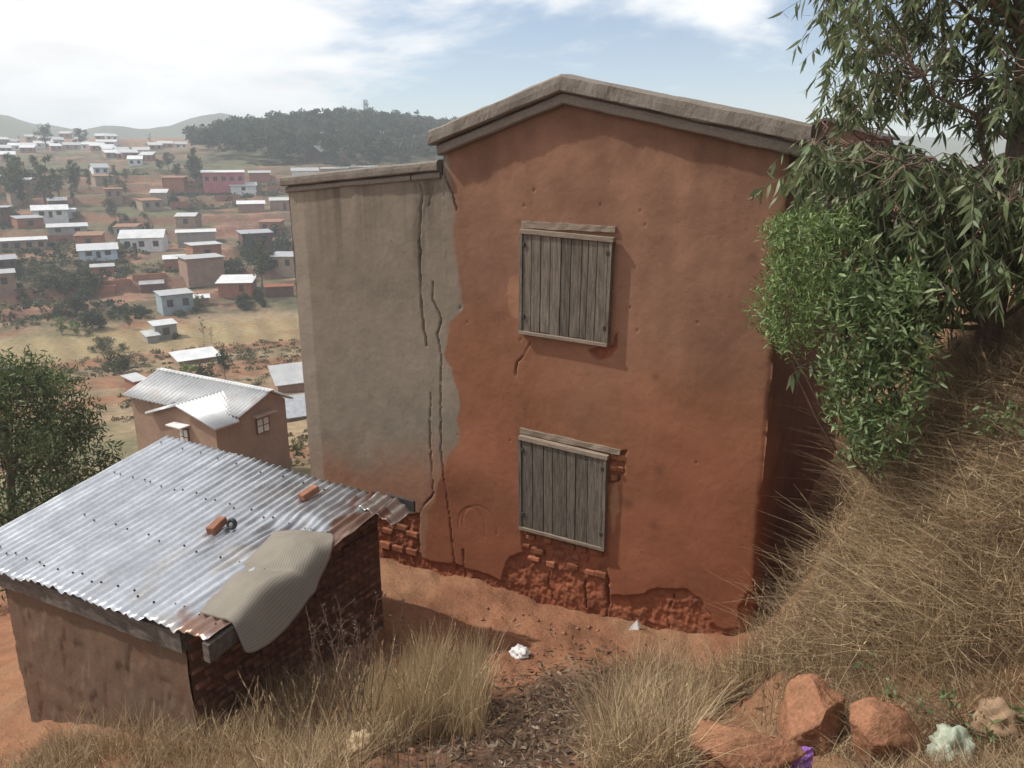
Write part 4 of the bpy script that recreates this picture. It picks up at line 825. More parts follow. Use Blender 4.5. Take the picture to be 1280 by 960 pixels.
mid_poly = [(1020, 150), (996, 175), (992, 215), (1002, 245), (1060, 280), (1090, 330), (1065, 400), (1060, 460), (1110, 470), (1150, 410), (1200, 365), (1280, 330), (1420, 310), (1420, 150), (1280, 190), (1200, 190), (1120, 170), (1060, 178)]
an_u = frustum_pts(up_poly, 980, 6.7, 8.9); an_m = frustum_pts(mid_poly, 760, 6.3, 8.2); an = np.concatenate([an_u, an_m])
BR, CRW = Acc(), Acc()
hubs = np.concatenate([an_u[:: 22], an_m[:: 16]])
for i, h_ in enumerate(hubs):
    z_ = np.clip(h_[2] - RNG.uniform(.2, .8), tb.z + .6, HC + 3.8); q = trk[np.argmin(np.abs(trk[:, 2] - z_))]; limb(BR, q, h_, .026, .007, .12, 9, i)
for i, a in enumerate(an):
    h_ = hubs[np.argmin(np.linalg.norm(hubs - a, axis=1))]; limb(BR, h_, a, .006, .003, .2, 5, i + 100)
    L = RNG.uniform(.25, .58); dr = norm(np.array([RNG.normal() * .5, RNG.normal() * .5, -1.0])); side_ = norm(np.array([RNG.normal(), RNG.normal(), 0.2]))
    t = np.linspace(0, 1, 6)[:, None]; tw = a + side_ * t * L * .45 + dr * (t ** 1.6) * L * .8; BR.add(*tube_np(tw, np.linspace(.003, .0015, 6), 4))
    n = RNG.integers(12, 20) if i < len(an_u) else RNG.integers(17, 27); u = RNG.uniform(0.0, 1, n); base = np.stack([np.interp(u, t[:, 0], tw[:, k]) for k in range(3)], 1)
    d = norm(np.stack([RNG.normal(size=n) * .55, RNG.normal(size=n) * .55, -np.abs(RNG.normal(size=n)) * .6 - .45], 1)); s_ = norm(np.cross(d, rand_dir(n))); l = RNG.uniform(.08, .17, n)
    CRW.add(*lance(base, d, s_, l, l * RNG.uniform(.14, .23, n), RNG.uniform(-.5, .5, n), pick(GL, n, .25)))
child_mesh(euc, 'branches', BR, MATS['bark']); child_mesh(euc, 'crown', CRW, MATS['leaf'])
# --- bright small-leaved shrub against the house corner
sb = Vector((-0.5, 7.05, gnd(-0.5, 7.05))); shrub = empty('small_leaved_shrub', sb); tag(shrub, 'bright green small leaved shrub pressing against the house corner', 'shrub')
p1 = [(958, 278), (1000, 272), (1050, 262), (1085, 280), (1075, 340), (1050, 400), (1015, 450), (990, 440), (965, 425), (938, 390), (936, 374), (962, 345), (968, 312)]
a1 = frustum_pts(p1, 190, 6.05, 6.9); p2 = [(1045, 330), (1150, 330), (1165, 470), (1120, 575), (1060, 570), (1040, 500), (1020, 455)]; a2 = frustum_pts(p2, 220, 5.9, 6.7)
ST, FO = Acc(), Acc()
for i, a in enumerate(np.concatenate([a1[::26], a2[::26]])): limb(ST, np.array(sb) + (0, 0, -.05), a, .016, .003, .12, 8, i)
FO.add(*leafy(a1, 46, .105, .052, .22, 0.0, [(0.13, 0.20, 0.055), (0.17, 0.25, 0.08), (0.10, 0.155, 0.05), (0.24, 0.31, 0.13)], up=.5))
FO.add(*leafy(a2, 26, .13, .075, .26, 0.0, [(0.10, 0.15, 0.05), (0.14, 0.20, 0.075), (0.20, 0.25, 0.12)], up=.1))
child_mesh(shrub, 'stems', ST, MATS['twig']); child_mesh(shrub, 'foliage', FO, MATS['leaf'])
# --- leafy tree left of the shed
lt = Vector((-19.6, 8.7, gnd(-19.6, 8.7))); ltree = empty('leafy_tree', lt); tag(ltree, 'bushy dark green eucalyptus rising behind the corrugated shed roof', 'tree')
AC, LV = Acc(), Acc(); limb(AC, lt + Vector((0, 0, -.4)), lt + Vector((.3, .2, 5.0)), .17, .05, .05, 14, 1)
cen = []
while len(cen) < 150:
    q = RNG.uniform(-1, 1, 3)
    if np.linalg.norm(q) < 1: cen.append(np.array(lt) + np.array([0.2, 0.3, 3.5]) + q * np.array([2.15, 2.15, 3.5]) * (1 - .22 * max(q[2], 0)))
cen = np.array(cen)
for i, c_ in enumerate(cen[::5]): limb(AC, np.array(lt) + (0.1, .1, max(.6, (c_[2] - lt.z) * .62)), c_, .035, .008, .1, 6, i)
LV.add(*leafy(cen, 190, .52, .15, .26, .45, [(0.075, 0.115, 0.045), (0.10, 0.145, 0.06), (0.14, 0.18, 0.075), (0.19, 0.22, 0.11)]))
child_mesh(ltree, 'trunk', AC, MATS['bark']); child_mesh(ltree, 'crown', LV, MATS['far_leaf'])
# --- prototypes for distant trees, all one metre tall and scaled
def proto(seed, lobes, n, leaf, cols, trunk_h=.3, trunk_r=.025):
    r_ = np.random.default_rng(seed); tk = Acc(); limb(tk, (0, 0, -.08), (r_.normal() * .03, 0, trunk_h + .25), trunk_r, trunk_r * .35, .06, 6, seed)
    V, F, Cc = [], [], []; c0 = []
    for (x, y, z, rx, rz) in lobes:
        limb(tk, (0, 0, trunk_h * .8), (x, y, z), trunk_r * .5, trunk_r * .15, .1, 5, seed + len(c0)); k = 9
        q = r_.normal(size=(k, 3)); q /= np.linalg.norm(q, axis=1)[:, None]; c0.append(np.array([x, y, z]) + q * np.array([rx, rx, rz]) * .62)
    c0 = np.concatenate(c0); k = len(c0); idx = r_.integers(0, k, n); q = r_.normal(size=(n, 3)); q /= np.linalg.norm(q, axis=1)[:, None]
    P = c0[idx] + q * (r_.uniform(0, 1, (n, 1)) ** .4) * np.mean([l[3] for l in lobes]) * .62
    d = r_.normal(size=(n, 3)); d /= np.linalg.norm(d, axis=1)[:, None]; s_ = np.cross(d, r_.normal(size=(n, 3))); s_ /= np.linalg.norm(s_, axis=1)[:, None]
    l = r_.uniform(leaf * .6, leaf * 1.4, n); w = l * .7
    Vv = np.stack([P - d * l[:, None] * .5, P + s_ * w[:, None] * .5, P + d * l[:, None] * .5, P - s_ * w[:, None] * .5], 1).reshape(-1, 3)
    col_ = np.array(cols)[r_.integers(0, len(cols), n)] * (1 + r_.uniform(-.2, .2, (n, 1)))
    cr_ = mesh_np('crown', Vv, np.arange(n * 4).reshape(-1, 4), False, np.repeat(col_, 4, 0)); tme = tk.mesh('trunk')
    cr_.materials.append(MATS['far_leaf']); tme.materials.append(MATS['bark']); return tme, cr_
DK = [(0.035, 0.05, 0.026), (0.05, 0.066, 0.033), (0.066, 0.08, 0.04)]; MD = [(0.06, 0.085, 0.035), (0.085, 0.11, 0.045), (0.11, 0.13, 0.055)]; BRT = [(0.13, 0.18, 0.05), (0.19, 0.25, 0.07), (0.10, 0.14, 0.045)]; OLV = [(0.13, 0.125, 0.06), (0.17, 0.155, 0.08), (0.09, 0.095, 0.045)]
rl = lambda s_, k, z0, z1, sp, rx: [(math.cos(i * 2.4 + s_) * sp * (.4 + .6 * ((i * 7) % 5) / 4), math.sin(i * 2.4 + s_) * sp * (.4 + .6 * ((i * 7) % 5) / 4), z0 + (z1 - z0) * i / (k - 1), rx * (1.1 - .5 * i / (k - 1)), rx * .8) for i in range(k)]
PRO = {'round': [proto(s_, rl(s_, 7, .42, .82, .24, .2), 900, .055, DK) for s_ in (1, 2)], 'tall': [proto(s_, rl(s_, 8, .3, .9, .13, .13), 800, .045, MD) for s_ in (3, 4)], 'bush': [proto(s_, rl(s_, 6, .25, .62, .38, .33), 700, .085, DK, .12) for s_ in (5, 6)],
       'bright': [proto(s_, rl(s_, 6, .3, .8, .25, .22), 500, .075, BRT, .2) for s_ in (7,)], 'olive': [proto(s_, rl(s_, 6, .25, .62, .4, .33), 700, .08, OLV, .12) for s_ in (8, 9)], 'thin': [proto(10, rl(3, 7, .35, .95, .14, .09), 160, .04, MD, .5, .012)]}
cnt = [0]
def plant(kind, x, yb, hpx, label, name, cat, group=None, r=None, wide=1.0, rmin=20):
    p, w, s = at_px(x - 1, x + 1, yb, rmin, r); tme, cme = PRO[kind][cnt[0] % len(PRO[kind])]; cnt[0] += 1
    o = empty(name, p, random.uniform(0, 6.28)); h_ = hpx * s; o.scale = (h_ * wide, h_ * wide, h_); tag(o, label, cat, group)
    link('trunk', tme, None, o); link('crown', cme, None, o); return o
for (k, x, y, h_, lab, w) in (
    ('round', 56, 172, 30, 'big rounded dark tree on the ridge above the town roofs', 1.0), ('round', 100, 172, 24, 'broad dark tree on the ridge right of the rounded one', 1.2),
    ('thin', 187, 173, 16, 'thin bare topped tree on the brown ridge', 1.2), ('thin', 22, 170, 16, 'thin pale tree at the start of the ridge', 1.5),
    ('tall', 56, 256, 62, 'tall loose tree above the white bungalow', 1.1), ('tall', 27, 255, 56, 'pale green tall tree beside the loose one above the bungalow', 1.2), ('tall', 245, 238, 50, 'dark tall tree in front of the pink house', .9),
    ('tall', 328, 362, 62, 'pale green tree standing beside the white roofed brick house', .85), ('bright', 250, 390, 24, 'bright green young tree beside the teal house', .9), ('olive', 160, 460, 22, 'olive round bush on the dry slope above the brick hut', 1.1), ('bush', 150, 466, 30, 'dark green domed bush on the dry slope', 1.0),
    ('bright', 235, 476, 24, 'bright green bush behind the pale ribbed roof', 1.5), ('round', 282, 474, 42, 'dark upright shrub beside the small field shed', .6), ('bush', 256, 478, 28, 'dark green bush beside the pale ribbed roof', 1.0),
    ('bright', 78, 418, 26, 'pale green banana like shrub above the leafy tree', 1.0), ('bright', 96, 420, 22, 'smaller pale green banana like shrub above the leafy tree', 1.0), ('thin', 255, 428, 34, 'thin leafless sapling in the field', .7), ('thin', 265, 430, 22, 'short thin sapling in the field', .7), ('round', 162, 412, 20, 'small dark bushy tree at the field edge', .7),
    ('bright', 150, 585, 34, 'fresh green bush between the leafy tree and the shed roof', 1.3), ('bright', 370, 520, 14, 'small fresh green weed clump beside the grey wing', 1.2), ('bush', 116, 412, 30, 'dark bush by the banana like shrubs', 1.1), ('bush', 220, 424, 10, 'little dark bush in the open field', 1.2), ('olive', 130, 440, 20, 'pale olive bush on the path side', 1.4)):
    plant(k, x, y, h_, lab, 'tree' if k in ('round', 'tall', 'thin') else 'bush', 'tree' if k in ('round', 'tall', 'thin') else 'bush', r=(500 if y < 180 else (24 if y > 560 else None)), wide=w)
rg = random.Random(5)
def belt(kind, n, x0, x1, y0, y1, h0, h1, label, name, group, rf=None):
    for i in range(n):
        y = rg.uniform(y0, y1); plant(kind, rg.uniform(x0, x1), y, rg.uniform(h0, h1), label, name, 'tree' if 'tree' in name else 'bush', group, rf(y) if rf else None, rg.uniform(.8, 1.2))
belt('tall', 12, 0, 100, 235, 262, 22, 44, 'loose green tree of the grove above the white bungalow', 'grove_tree', 'trees of the grove above the bungalow')
belt('tall', 8, 110, 160, 225, 245, 14, 24, 'pale green tree below the town roofs', 'hillside_tree', 'trees below the town')
belt('round', 8, 190, 250, 212, 226, 16, 26, 'dark round tree beside the dark wood', 'hillside_tree', 'dark trees beside the wood')
belt('round', 5, 215, 262, 168, 174, 8, 14, 'small dark tree on the brown ridge', 'ridge_tree', 'small trees on the ridge')
belt('round', 5, 110, 135, 168, 172, 7, 12, 'small dark tree on the ridge beyond the town', 'ridge_tree', 'trees beyond the town')
belt('bush', 14, 0, 130, 345, 412, 14, 26, 'dark bush at the foot of the terraces', 'hillside_bush', 'dark bushes below the terraces')
belt('bush', 12, 140, 230, 388, 398, 9, 15, 'dark bush of the hedge along the fields', 'hedge_bush', 'hedge along the fields')
belt('bush', 12, 280, 362, 372, 388, 9, 15, 'low dark bush under the red brick house', 'hedge_bush', 'bushes below the brick house')
belt('bush', 10, 285, 362, 300, 350, 18, 34, 'dense dark bush on the steep slope by the grey wing', 'hillside_bush', 'bushes on the slope by the wing')
belt('olive', 12, 90, 220, 270, 345, 8, 14, 'olive bush scattered over the terraces', 'hillside_bush', 'bushes scattered over the terraces')
belt('bush', 10, 120, 270, 250, 300, 9, 15, 'dark bush on the upper terraces', 'hillside_bush', 'bushes on the upper terraces')
belt('olive', 8, 110, 160, 415, 470, 9, 18, 'dry olive bush on the near slope', 'slope_bush', 'bushes on the near slope')
# scrub that nobody could count, over the opposite slope and the near one
def scatter_leaves(name, P, size, cols, n_per, spread, m, flat=.7):
    n = len(P) * n_per; b = np.repeat(P, n_per, 0); sz = np.repeat(np.broadcast_to(size, (len(P),)), n_per); sp_ = np.repeat(np.broadcast_to(spread, (len(P),)), n_per)[:, None]
    o_ = rand_dir(n) * (RNG.uniform(0, 1, (n, 1)) ** .4) * sp_; o_[:, 2] = np.abs(o_[:, 2]) * flat; d = rand_dir(n); s_ = norm(np.cross(d, rand_dir(n))); l = sz * RNG.uniform(.6, 1.4, n); q = b + o_
    V = np.stack([q - d * l[:, None] * .5, q + s_ * l[:, None] * .35, q + d * l[:, None] * .5, q - s_ * l[:, None] * .35], 1).reshape(-1, 3)
    base = np.repeat(pick(cols, len(P), .2), n_per, 0) * (1 + RNG.uniform(-.25, .25, (n, 1)))
    return tag(link(name, mesh_np(name, V, np.arange(n * 4).reshape(-1, 4), False, np.repeat(base, 4, 0)), m), kind='stuff')
def polar(n, r0, r1, a0, a1):
    r_, a = np.sqrt(RNG.uniform(r0 * r0, r1 * r1, n)), np.radians(RNG.uniform(a0, a1, n)); x, y = r_ * np.sin(a), r_ * np.cos(a); return np.stack([x, y, terrain(x, y)], 1)
Pq = polar(6500, 143, 340, -70, -40); k = fbm(Pq[:, 0] * .03, Pq[:, 1] * .03, seed=401, oct=3) > -.05; Pq = Pq[k]
scatter_leaves('hillside_scrub', Pq, .55, DK + OLV, 26, RNG.uniform(.6, 1.8, len(Pq)), MATS['far_leaf'])
Pq = polar(1400, 26, 118, -70, -40); k = fbm(Pq[:, 0] * .06, Pq[:, 1] * .06, seed=405, oct=3) > .05; Pq = Pq[k]
scatter_leaves('dry_scrub', Pq, .22, OLV + [(0.26, 0.20, 0.11), (0.22, 0.17, 0.10)], 40, RNG.uniform(.3, .9, len(Pq)), MATS['far_leaf'])
# the dark wood on the hill: one mass of crowns
Pw = []
while len(Pw) < 760:
    q = polar(1, 280, 520, -54, -28)[0]; az_ = math.degrees(math.atan2(q[0], q[1])); r_ = math.hypot(q[0], q[1])
    if ((r_ - 400) / 105) ** 2 + ((az_ + 41) / 11.5) ** 2 < 1: Pw.append(q)
Pw = np.array(Pw); hts = RNG.uniform(8, 14, len(Pw)); cc_ = []
sz_ = []
for p_, h_ in zip(Pw, hts):
    for j in range(7):
        v = rand_dir(1)[0] * np.array([2.3, 2.3, 3.4]) * RNG.uniform(.4, 1); cc_.append(p_ + np.array([0, 0, h_ * .6]) + v)
wood = scatter_leaves('distant_wood', np.array(cc_), 1.0, DK, 34, 2.0, MATS['far_leaf'], 1.0)
wood['label'] = 'dark wood covering the hill behind the grey parapet'
# --- dry grass
def blades(P, h, lean, w, cols, curve=.6):
    n = len(P); a = RNG.uniform(0, 2 * np.pi, n); h = h * (1 + .55 * fbm(P[:, 0] * 2.6, P[:, 1] * 2.6, seed=601, oct=3)); hd = np.stack([np.cos(a), np.sin(a), np.zeros(n)], 1); sd = np.stack([-np.sin(a + RNG.normal(size=n) * .8), np.cos(a), np.zeros(n)], 1)
    V = np.zeros((n, 8, 3))
    for i, t in enumerate((0, .4, .75, 1.0)):
        c = P + np.array([0, 0, 1.0]) * (h * t * (1 - .25 * lean * t))[:, None] + hd * (h * lean * (t * (1 - curve) + curve * t * t))[:, None]
        ww = (w * (1 - .85 * t ** 1.5) * .5)[:, None]; V[:, 2 * i] = c - sd * ww; V[:, 2 * i + 1] = c + sd * ww
    b = (np.arange(n) * 8)[:, None, None]; F = (b + np.array([[0, 1, 3, 2], [2, 3, 5, 4], [4, 5, 7, 6]])[None]).reshape(-1, 4)
    return V.reshape(-1, 3), F, np.repeat(pick(cols, n, .2), 8, 0)
STRAW = [(0.38, 0.275, 0.155), (0.46, 0.345, 0.20), (0.29, 0.20, 0.115), (0.18, 0.115, 0.07), (0.53, 0.42, 0.265), (0.24, 0.155, 0.09)]
def field(poly, n, x0, x1, y0, y1, clump=.0, seed=0):
    x, y = RNG.uniform(x0, x1, n * 8), RNG.uniform(y0, y1, n * 8); z = terrain(x, y); px_, py_, dp = to_px(np.stack([x, y, z], 1)); k = (dp > .3) & in_poly(px_, py_, poly)
    k &= ~((x < -1.05) & (y > 7.3)) & ~((x < -5.55) & (y > 3.6)) & (z > HC - 6.2)
    if clump: k &= fbm(x * 2.2, y * 2.2, seed=seed, oct=3) > RNG.uniform(-.9, clump, len(x))
    P = np.stack([x, y, z - .01], 1)[k][:n]; return P
GA = Acc()
PA = field([(-200, 900), (40, 905), (180, 900), (300, 868), (400, 845), (470, 800), (560, 820), (612, 870), (606, 925), (520, 930), (470, 960), (420, 1000), (420, 1300), (-200, 1300)], 30000, -7.5, -1.0, .4, 5.2, .35, 501)
GA.add(*blades(PA, RNG.uniform(.12, .40, len(PA)), RNG.uniform(.1, 1.0, len(PA)), RNG.uniform(.003, .006, len(PA)), STRAW))
PT = field([(430, 850), (480, 815), (590, 840), (612, 890), (600, 925), (500, 925), (430, 900)], 4200, -4.5, -1.5, 2.0, 5.5)
GA.add(*blades(PT, RNG.uniform(.35, .72, len(PT)), RNG.uniform(.05, .45, len(PT)), RNG.uniform(.003, .006, len(PT)), STRAW[:2] + STRAW[4:5] + STRAW[:1]))
PB = field([(735, 985), (760, 915), (800, 850), (870, 812), (955, 790), (985, 830), (950, 860), (880, 900), (850, 1000)], 13000, -3.6, -.2, 2.4, 6.8)
GA.add(*blades(PB, RNG.uniform(.15, .48, len(PB)), RNG.uniform(.1, 1.0, len(PB)), RNG.uniform(.003, .006, len(PB)), STRAW))
PCp = [(975, 835), (1012, 745), (1066, 655), (1108, 580), (1150, 530), (1180, 440), (1300, 400), (1600, 360), (1600, 800), (1280, 830), (1180, 850), (1060, 850), (985, 850)]
PC = field(PCp, 80000, -1.5, 2.2, 4.2, 9.0)
GA.add(*blades(PC, .10 + .38 * RNG.uniform(0, 1, len(PC)) ** 1.8, RNG.uniform(.2, 1.9, len(PC)), RNG.uniform(.0025, .0075, len(PC)), STRAW, .9))
def tangle(P, n_per, hgt, cols):
    n = len(P) * n_per; b = np.repeat(P, n_per, 0) + np.stack([RNG.normal(size=n) * .06, RNG.normal(size=n) * .06, hgt * RNG.uniform(0, 1, n)], 1); d = norm(rand_dir(n) * np.array([1, 1, .7])); l = RNG.uniform(.04, .16, n)
    return lance(b, d, norm(np.cross(d, rand_dir(n))), l, RNG.uniform(.002, .005, n), RNG.uniform(-.9, .9, n), pick(cols, n, .25))
BUSH = PC[fbm(PC[:, 0] * 2.5, PC[:, 1] * 2.5, seed=507, oct=3) > -.1]; GA.add(*tangle(BUSH[:24000], 3, .42, STRAW + [(0.20, 0.12, 0.08), (0.26, 0.17, 0.10)])); GA.add(*tangle(PA[:8000], 2, .26, STRAW)); GA.add(*tangle(PB[:8000], 2, .3, STRAW))
PD = field([(960, 905), (985, 838), (1060, 840), (1280, 815), (1500, 815), (1500, 1100), (960, 1100)], 15000, -1.2, 2.5, 2.5, 6.0, .35, 505)
GA.add(*tangle(PD[:5000], 2, .10, STRAW[2:4] + STRAW[5:] + [(0.12, 0.08, 0.055)]))
GA.add(*blades(PD, RNG.uniform(.04, .2, len(PD)), RNG.uniform(.3, 1.4, len(PD)), RNG.uniform(.003, .006, len(PD)), STRAW))
g = link('dry_grass', GA.mesh('dry_grass'), MATS['straw']); tag(g, kind='stuff')
# flowering stalks standing above the grass
FS = Acc()
for (x0, y0, n, hh) in ((-2.6, 3.35, 40, .9), (-3.4, 3.2, 36, .85), (-4.2, 3.0, 34, .8), (-.75, 5.4, 26, .8), (-1.6, 4.6, 26, .7), (.1, 6.2, 30, .75), (-.7, 6.4, 30, .8), (-5.4, 2.6, 20, .7), (.5, 5.4, 26, .7), (-3.6, 4.2, 16, .9)):
    for i in range(n):
        x, y = x0 + RNG.normal() * .35, y0 + RNG.normal() * .35; z = gnd(x, y); h_ = hh * RNG.uniform(.6, 1.1); a = RNG.uniform(0, 6.28); le = RNG.uniform(.1, .5); t = np.linspace(0, 1, 8)
        tw = np.stack([x + math.cos(a) * le * h_ * t ** 2, y + math.sin(a) * le * h_ * t ** 2, z + h_ * t * (1 - .2 * le * t)], 1); V, F = tube_np(tw, np.linspace(.0022, .0012, 8), 4); FS.add(V, F, pick(STRAW, 1)[0])
        k = 14; u = RNG.uniform(.72, 1, k); base = np.stack([np.interp(u, t, tw[:, c]) for c in range(3)], 1); d = norm(np.broadcast_to(tw[-1] - tw[-3], (k, 3)) * 8 + rand_dir(k) * .5); s_ = norm(np.cross(d, rand_dir(k))); FS.add(*lance(base, d, s_, RNG.uniform(.02, .05, k), np.full(k, .006), np.zeros(k), pick(STRAW[1:3], k)))
tag(link('grass_stalks', FS.mesh('grass_stalks'), MATS['straw']), kind='stuff')
# dead weed with seed heads against the shed's end wall
def dead_weed(x, y, n, h0, label):
    b = Vector((x, y, gnd(x, y))); o = empty('dead_weed', b); tag(o, label, 'weed'); A_, H2 = Acc(), Acc(); DKC = [(0.10, 0.075, 0.055), (0.14, 0.10, 0.07), (0.07, 0.052, 0.04)]
    for i in range(n):
        a = RNG.uniform(0, 6.28); le = RNG.uniform(.05, .38); h_ = h0 * RNG.uniform(.65, 1.05); t = np.linspace(0, 1, 9); x_, y_ = b.x + RNG.normal() * .12, b.y + RNG.normal() * .12
        tw = np.stack([x_ + math.cos(a) * le * h_ * t, y_ + math.sin(a) * le * h_ * t, b.z + h_ * t], 1) + RNG.normal(size=(9, 3)) * .012 * t[:, None]; A_.add(*tube_np(tw, np.linspace(.0055, .0025, 9), 5))
        for j in range(6):
            u = RNG.uniform(.55, 1); s0 = np.array([np.interp(u, t, tw[:, c]) for c in range(3)]); e_ = s0 + norm(np.array([RNG.normal(), RNG.normal(), 1.2])) * RNG.uniform(.06, .18); A_.add(*tube_np(np.linspace(s0, e_, 4), .0018, 4))
            k = 12; H2.add(*lance(e_ + rand_dir(k) * .014, norm(rand_dir(k) + np.array([0, 0, .4])), rand_dir(k), RNG.uniform(.012, .024, k), np.full(k, .011), np.zeros(k), pick(DKC, k)))
    child_mesh(o, 'stems', A_, MATS['twig']); child_mesh(o, 'seed_heads', H2, MATS['straw'])['kind'] = 'stuff'
dead_weed(-3.95, 3.95, 16, 1.35, 'dry dark weed with seed heads in front of the brick end wall')
dead_weed(-1.25, 6.75, 8, .75, 'dry weed with pale seed heads at the shaded house corner')
# green weeds on the bank
for (x, y, n, lab) in ((.42, 6.0, 26, 'small green weed growing out of the dry grass on the bank'), (.28, 4.45, 10, 'tiny green sprig beside the litter at the foot of the bank')):
    b = Vector((x, y, gnd(x, y))); o = empty('green_weed', b); tag(o, lab, 'weed'); A_, H2 = Acc(), Acc()
    for i in range(n):
        e_ = np.array(b) + np.array([RNG.normal() * .16, RNG.normal() * .16, RNG.uniform(.2, .55) * (1 if n > 15 else .4)]); limb(A_, np.array(b), e_, .004, .002, .1, 5, i); H2.add(*leafy(e_[None], 16, .07, .045, .4, 0, [(0.09, 0.13, 0.05), (0.13, 0.17, 0.07)]))
    child_mesh(o, 'stems', A_, MATS['twig']); child_mesh(o, 'leaves', H2, MATS['leaf'])
#--SECTION litter
# ------------------------------------------------------------------ rocks, litter, twigs
def rock(px, py, w, h, label, seed, cut=9, emb=.36):
    p = hit(px, py, 2.0, 20); s = math.sqrt(p.x ** 2 + p.y ** 2 + (p.z - HC) ** 2) / FPX; rx, rz = w * s / 2, h * s / 2; rr = np.random.default_rng(seed)
    bm = bmesh.new(); bmesh.ops.create_icosphere(bm, subdivisions=5, radius=1.0); co = np.array([v.co for v in bm.verts])
    for _ in range(cut):
        n = rr.normal(size=3); n /= np.linalg.norm(n); d = co @ n; lim = rr.uniform(.38, .7); co -= np.outer(np.clip(d - lim, 0, None), n)
    co += norm(co) * (fbm(co[:, 0] * 1.6 + seed, co[:, 1] * 1.6, co[:, 2] * 1.6, oct=6, seed=seed, gain=.62) * .07)[:, None]; co = co / np.abs(co).max(0) * np.array([rx, rx * .85, rz])
    for v, c in zip(bm.verts, co): v.co = c
    o = link('rock', bm_mesh('rock', bm, True), MATS['rock'], None, p + Vector((0, rx * .4, rz * (1 - 2 * emb))), (0, 0, rr.uniform(0, 6))); return tag(o, label, 'rock')
rock(1007, 948, 104, 102, 'pointed orange rock with a dark shaded face beside the dry grass', 3)
rock(1092, 956, 88, 104, 'blocky orange rock with a flat face standing right of the pointed one', 8, 8)
rock(930, 975, 124, 84, 'low reddish rock in front of the pointed one', 12)
def crumple(name, px, py, w, h, m, label, cat, seed, lift=.45):
    p = hit(px, py, 2.0, 20); s = math.sqrt(p.x ** 2 + p.y ** 2 + (p.z - HC) ** 2) / FPX
    bm = bmesh.new(); bmesh.ops.create_icosphere(bm, subdivisions=4, radius=1.0); co = np.array([v.co for v in bm.verts]); q = fbm(co[:, 0] * 2 + seed, co[:, 1] * 2, co[:, 2] * 2, oct=3, seed=seed, gain=.5); q2 = np.abs(fbm(co[:, 0] * 4 + seed, co[:, 1] * 4, co[:, 2] * 4, oct=3, seed=seed + 5))
    co = co * (1 + .35 * q - .16 * q2)[:, None] * np.array([w * s / 2, w * s / 2.6, h * s / 2])
    for v, c in zip(bm.verts, co): v.co = c
    return tag(link(name, bm_mesh(name, bm, True), MATS[m], None, p + Vector((0, 0, h * s * lift * .6))), label, cat)
crumple('plastic_bag', 651, 820, 24, 15, 'bag_white', 'crumpled white plastic bag on the dark leaf litter', 'bag', 3)
crumple('plastic_bag', 453, 945, 40, 36, 'bag_tan', 'crumpled yellowish plastic bag in the dry grass', 'bag', 5)
crumple('plastic_bag', 1187, 952, 42, 52, 'bag_green', 'crumpled pale green plastic bag near the orange rocks', 'bag', 9)
crumple('paper_scrap', 1242, 915, 40, 40, 'paper_brown', 'crumpled brown paper scrap on the bank beside the green bag', 'paper', 11)
p = hit(1001, 968, 2, 20); bm = bmesh.new(); bmesh.ops.create_grid(bm, x_segments=8, y_segments=10, size=.5)
for v in bm.verts: v.co = Vector((v.co.x * .12, v.co.y * .17, .022 * (1 - (2 * v.co.x) ** 2) * (1 - (2 * v.co.y) ** 4) + .006 * math.sin(v.co.x * 40 + v.co.y * 23)))
ob = link('snack_packet', bm_mesh('snack_packet', bm), MATS['packet'], None, p + Vector((0, 0, .09)), (R(62), R(6), R(24))); ob.modifiers.new('t', 'SOLIDIFY').thickness = .01; tag(ob, 'shiny purple snack packet standing between the rocks', 'packet')
c = W(796, 780); bm = bmesh.new(); add_prism(bm, [Vector((c[0] - .06, 7.78, c[1] - .12)), Vector((c[0] + .05, 7.80, c[1] - .12)), Vector((c[0] + .07, 7.88, c[1] + .02)), Vector((c[0] + .03, 7.92, c[1] + .11)), Vector((c[0] - .03, 7.86, c[1] + .03))], Vector((.01, .018, 0)))
tag(link('pale_shard', bm_mesh('pale_shard', bm), MATS['bag_white']), 'pale pointed shard leaning on the foot of the red wall', 'shard')
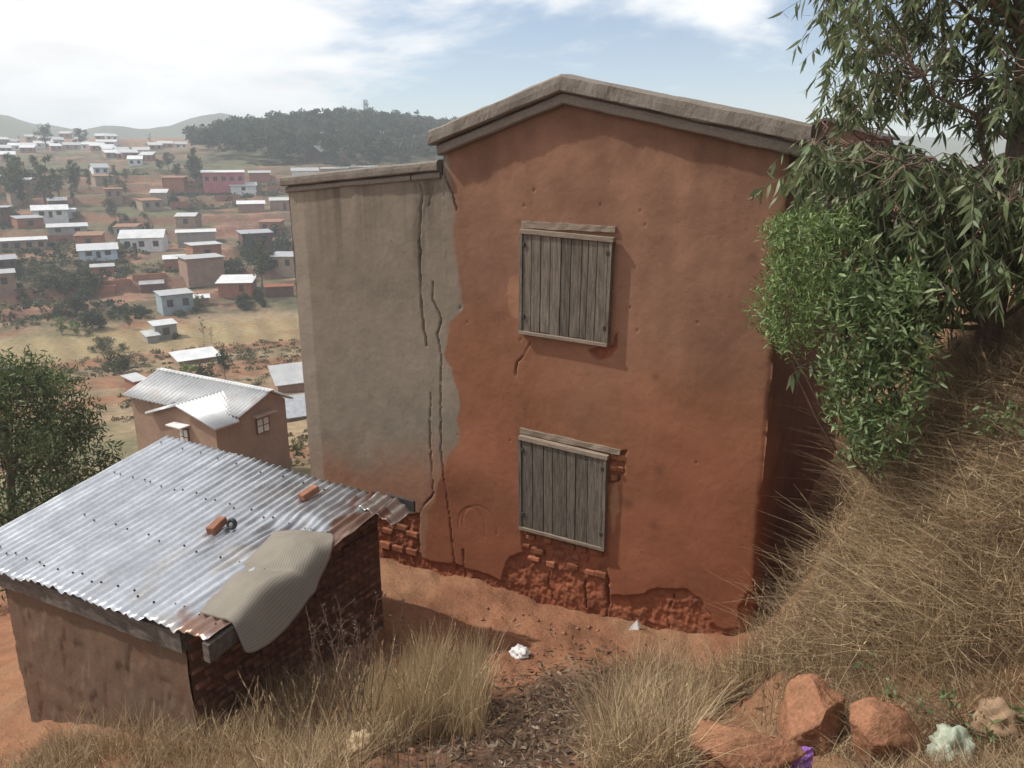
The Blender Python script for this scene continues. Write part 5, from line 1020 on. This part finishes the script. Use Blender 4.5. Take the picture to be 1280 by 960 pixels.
# leaf litter and twigs
TWA = Acc()
xs_, ys_ = RNG.normal(-2.55, .75, 6500), RNG.normal(5.0, 1.1, 6500); zz_ = terrain(xs_, ys_); ok = ~((xs_ < -5.4)) & (ys_ < 7.7); P = np.stack([xs_, ys_, zz_ + .012], 1)[ok]; n = len(P)
d = norm(np.stack([RNG.normal(size=n), RNG.normal(size=n), RNG.normal(size=n) * .35], 1)); l = RNG.uniform(.02, .09, n); LIT = [(0.12, 0.08, 0.055), (0.18, 0.125, 0.085), (0.25, 0.18, 0.12), (0.07, 0.05, 0.04), (0.30, 0.235, 0.17)]
TWA.add(*lance(P, d, norm(np.cross(d, rand_dir(n))), l, l * RNG.uniform(.1, .4, n), RNG.uniform(-.4, .4, n), pick(LIT, n)))
for i in range(160):
    x, y = RNG.normal(-2.8, .9), RNG.normal(5.5, .9)
    if y > 7.7: continue
    a = RNG.uniform(0, 6.28); L = RNG.uniform(.08, .4); t = np.linspace(-.5, .5, 5); X_, Y_ = x + math.cos(a) * L * t, y + math.sin(a) * L * t; tw = np.stack([X_, Y_, terrain(X_, Y_) + .012 + RNG.uniform(0, .03, 5)], 1); V, F = tube_np(tw, RNG.uniform(.002, .006), 4); TWA.add(V, F, pick(LIT, 1)[0])
tag(link('leaf_litter', TWA.mesh('leaf_litter'), MATS['straw']), kind='stuff')
# clods and pebbles of red earth
CLD = Acc(); ico = bmesh.new(); bmesh.ops.create_icosphere(ico, subdivisions=1, radius=1); ico.verts.ensure_lookup_table(); iv = np.array([v.co for v in ico.verts]); if_ = np.array([[v.index for v in f.verts] for f in ico.faces]); ico.free()
n = 1500; x, y = RNG.uniform(-6, 1.2, n), RNG.uniform(2.0, 7.8, n); k = ~((x < -5.3) & (y > 3.4)); x, y = x[k], y[k]; z = terrain(x, y); sz = .006 + .03 * RNG.uniform(0, 1, len(x)) ** 4
for xx, yy, zq, s_ in zip(x, y, z, sz): CLD.add(iv * s_ * RNG.uniform(.6, 1.2, 3) + np.array([xx, yy, zq]) + RNG.normal(size=(12, 3)) * s_ * .12, if_)
tag(link('earth_clods', CLD.mesh('earth_clods', True), MATS['rock']), kind='stuff')
#--SECTION haze
hz = D.materials.new('haze_air'); hz.use_nodes = True; t = hz.node_tree; t.nodes.clear(); pv = N(t, 'ShaderNodeVolumePrincipled', Density=0.0007, Anisotropy=0.0); pv.inputs['Color'].default_value = (0.84, 0.92, 1.0, 1); oo = N(t, 'ShaderNodeOutputMaterial'); t.links.new(pv.outputs[0], oo.inputs['Volume'])
bm = bmesh.new(); add_box(bm, Vector((0, 0, 30)), (2900, 2900, 120)); tag(link('haze', bm_mesh('haze', bm), hz), kind='stuff')
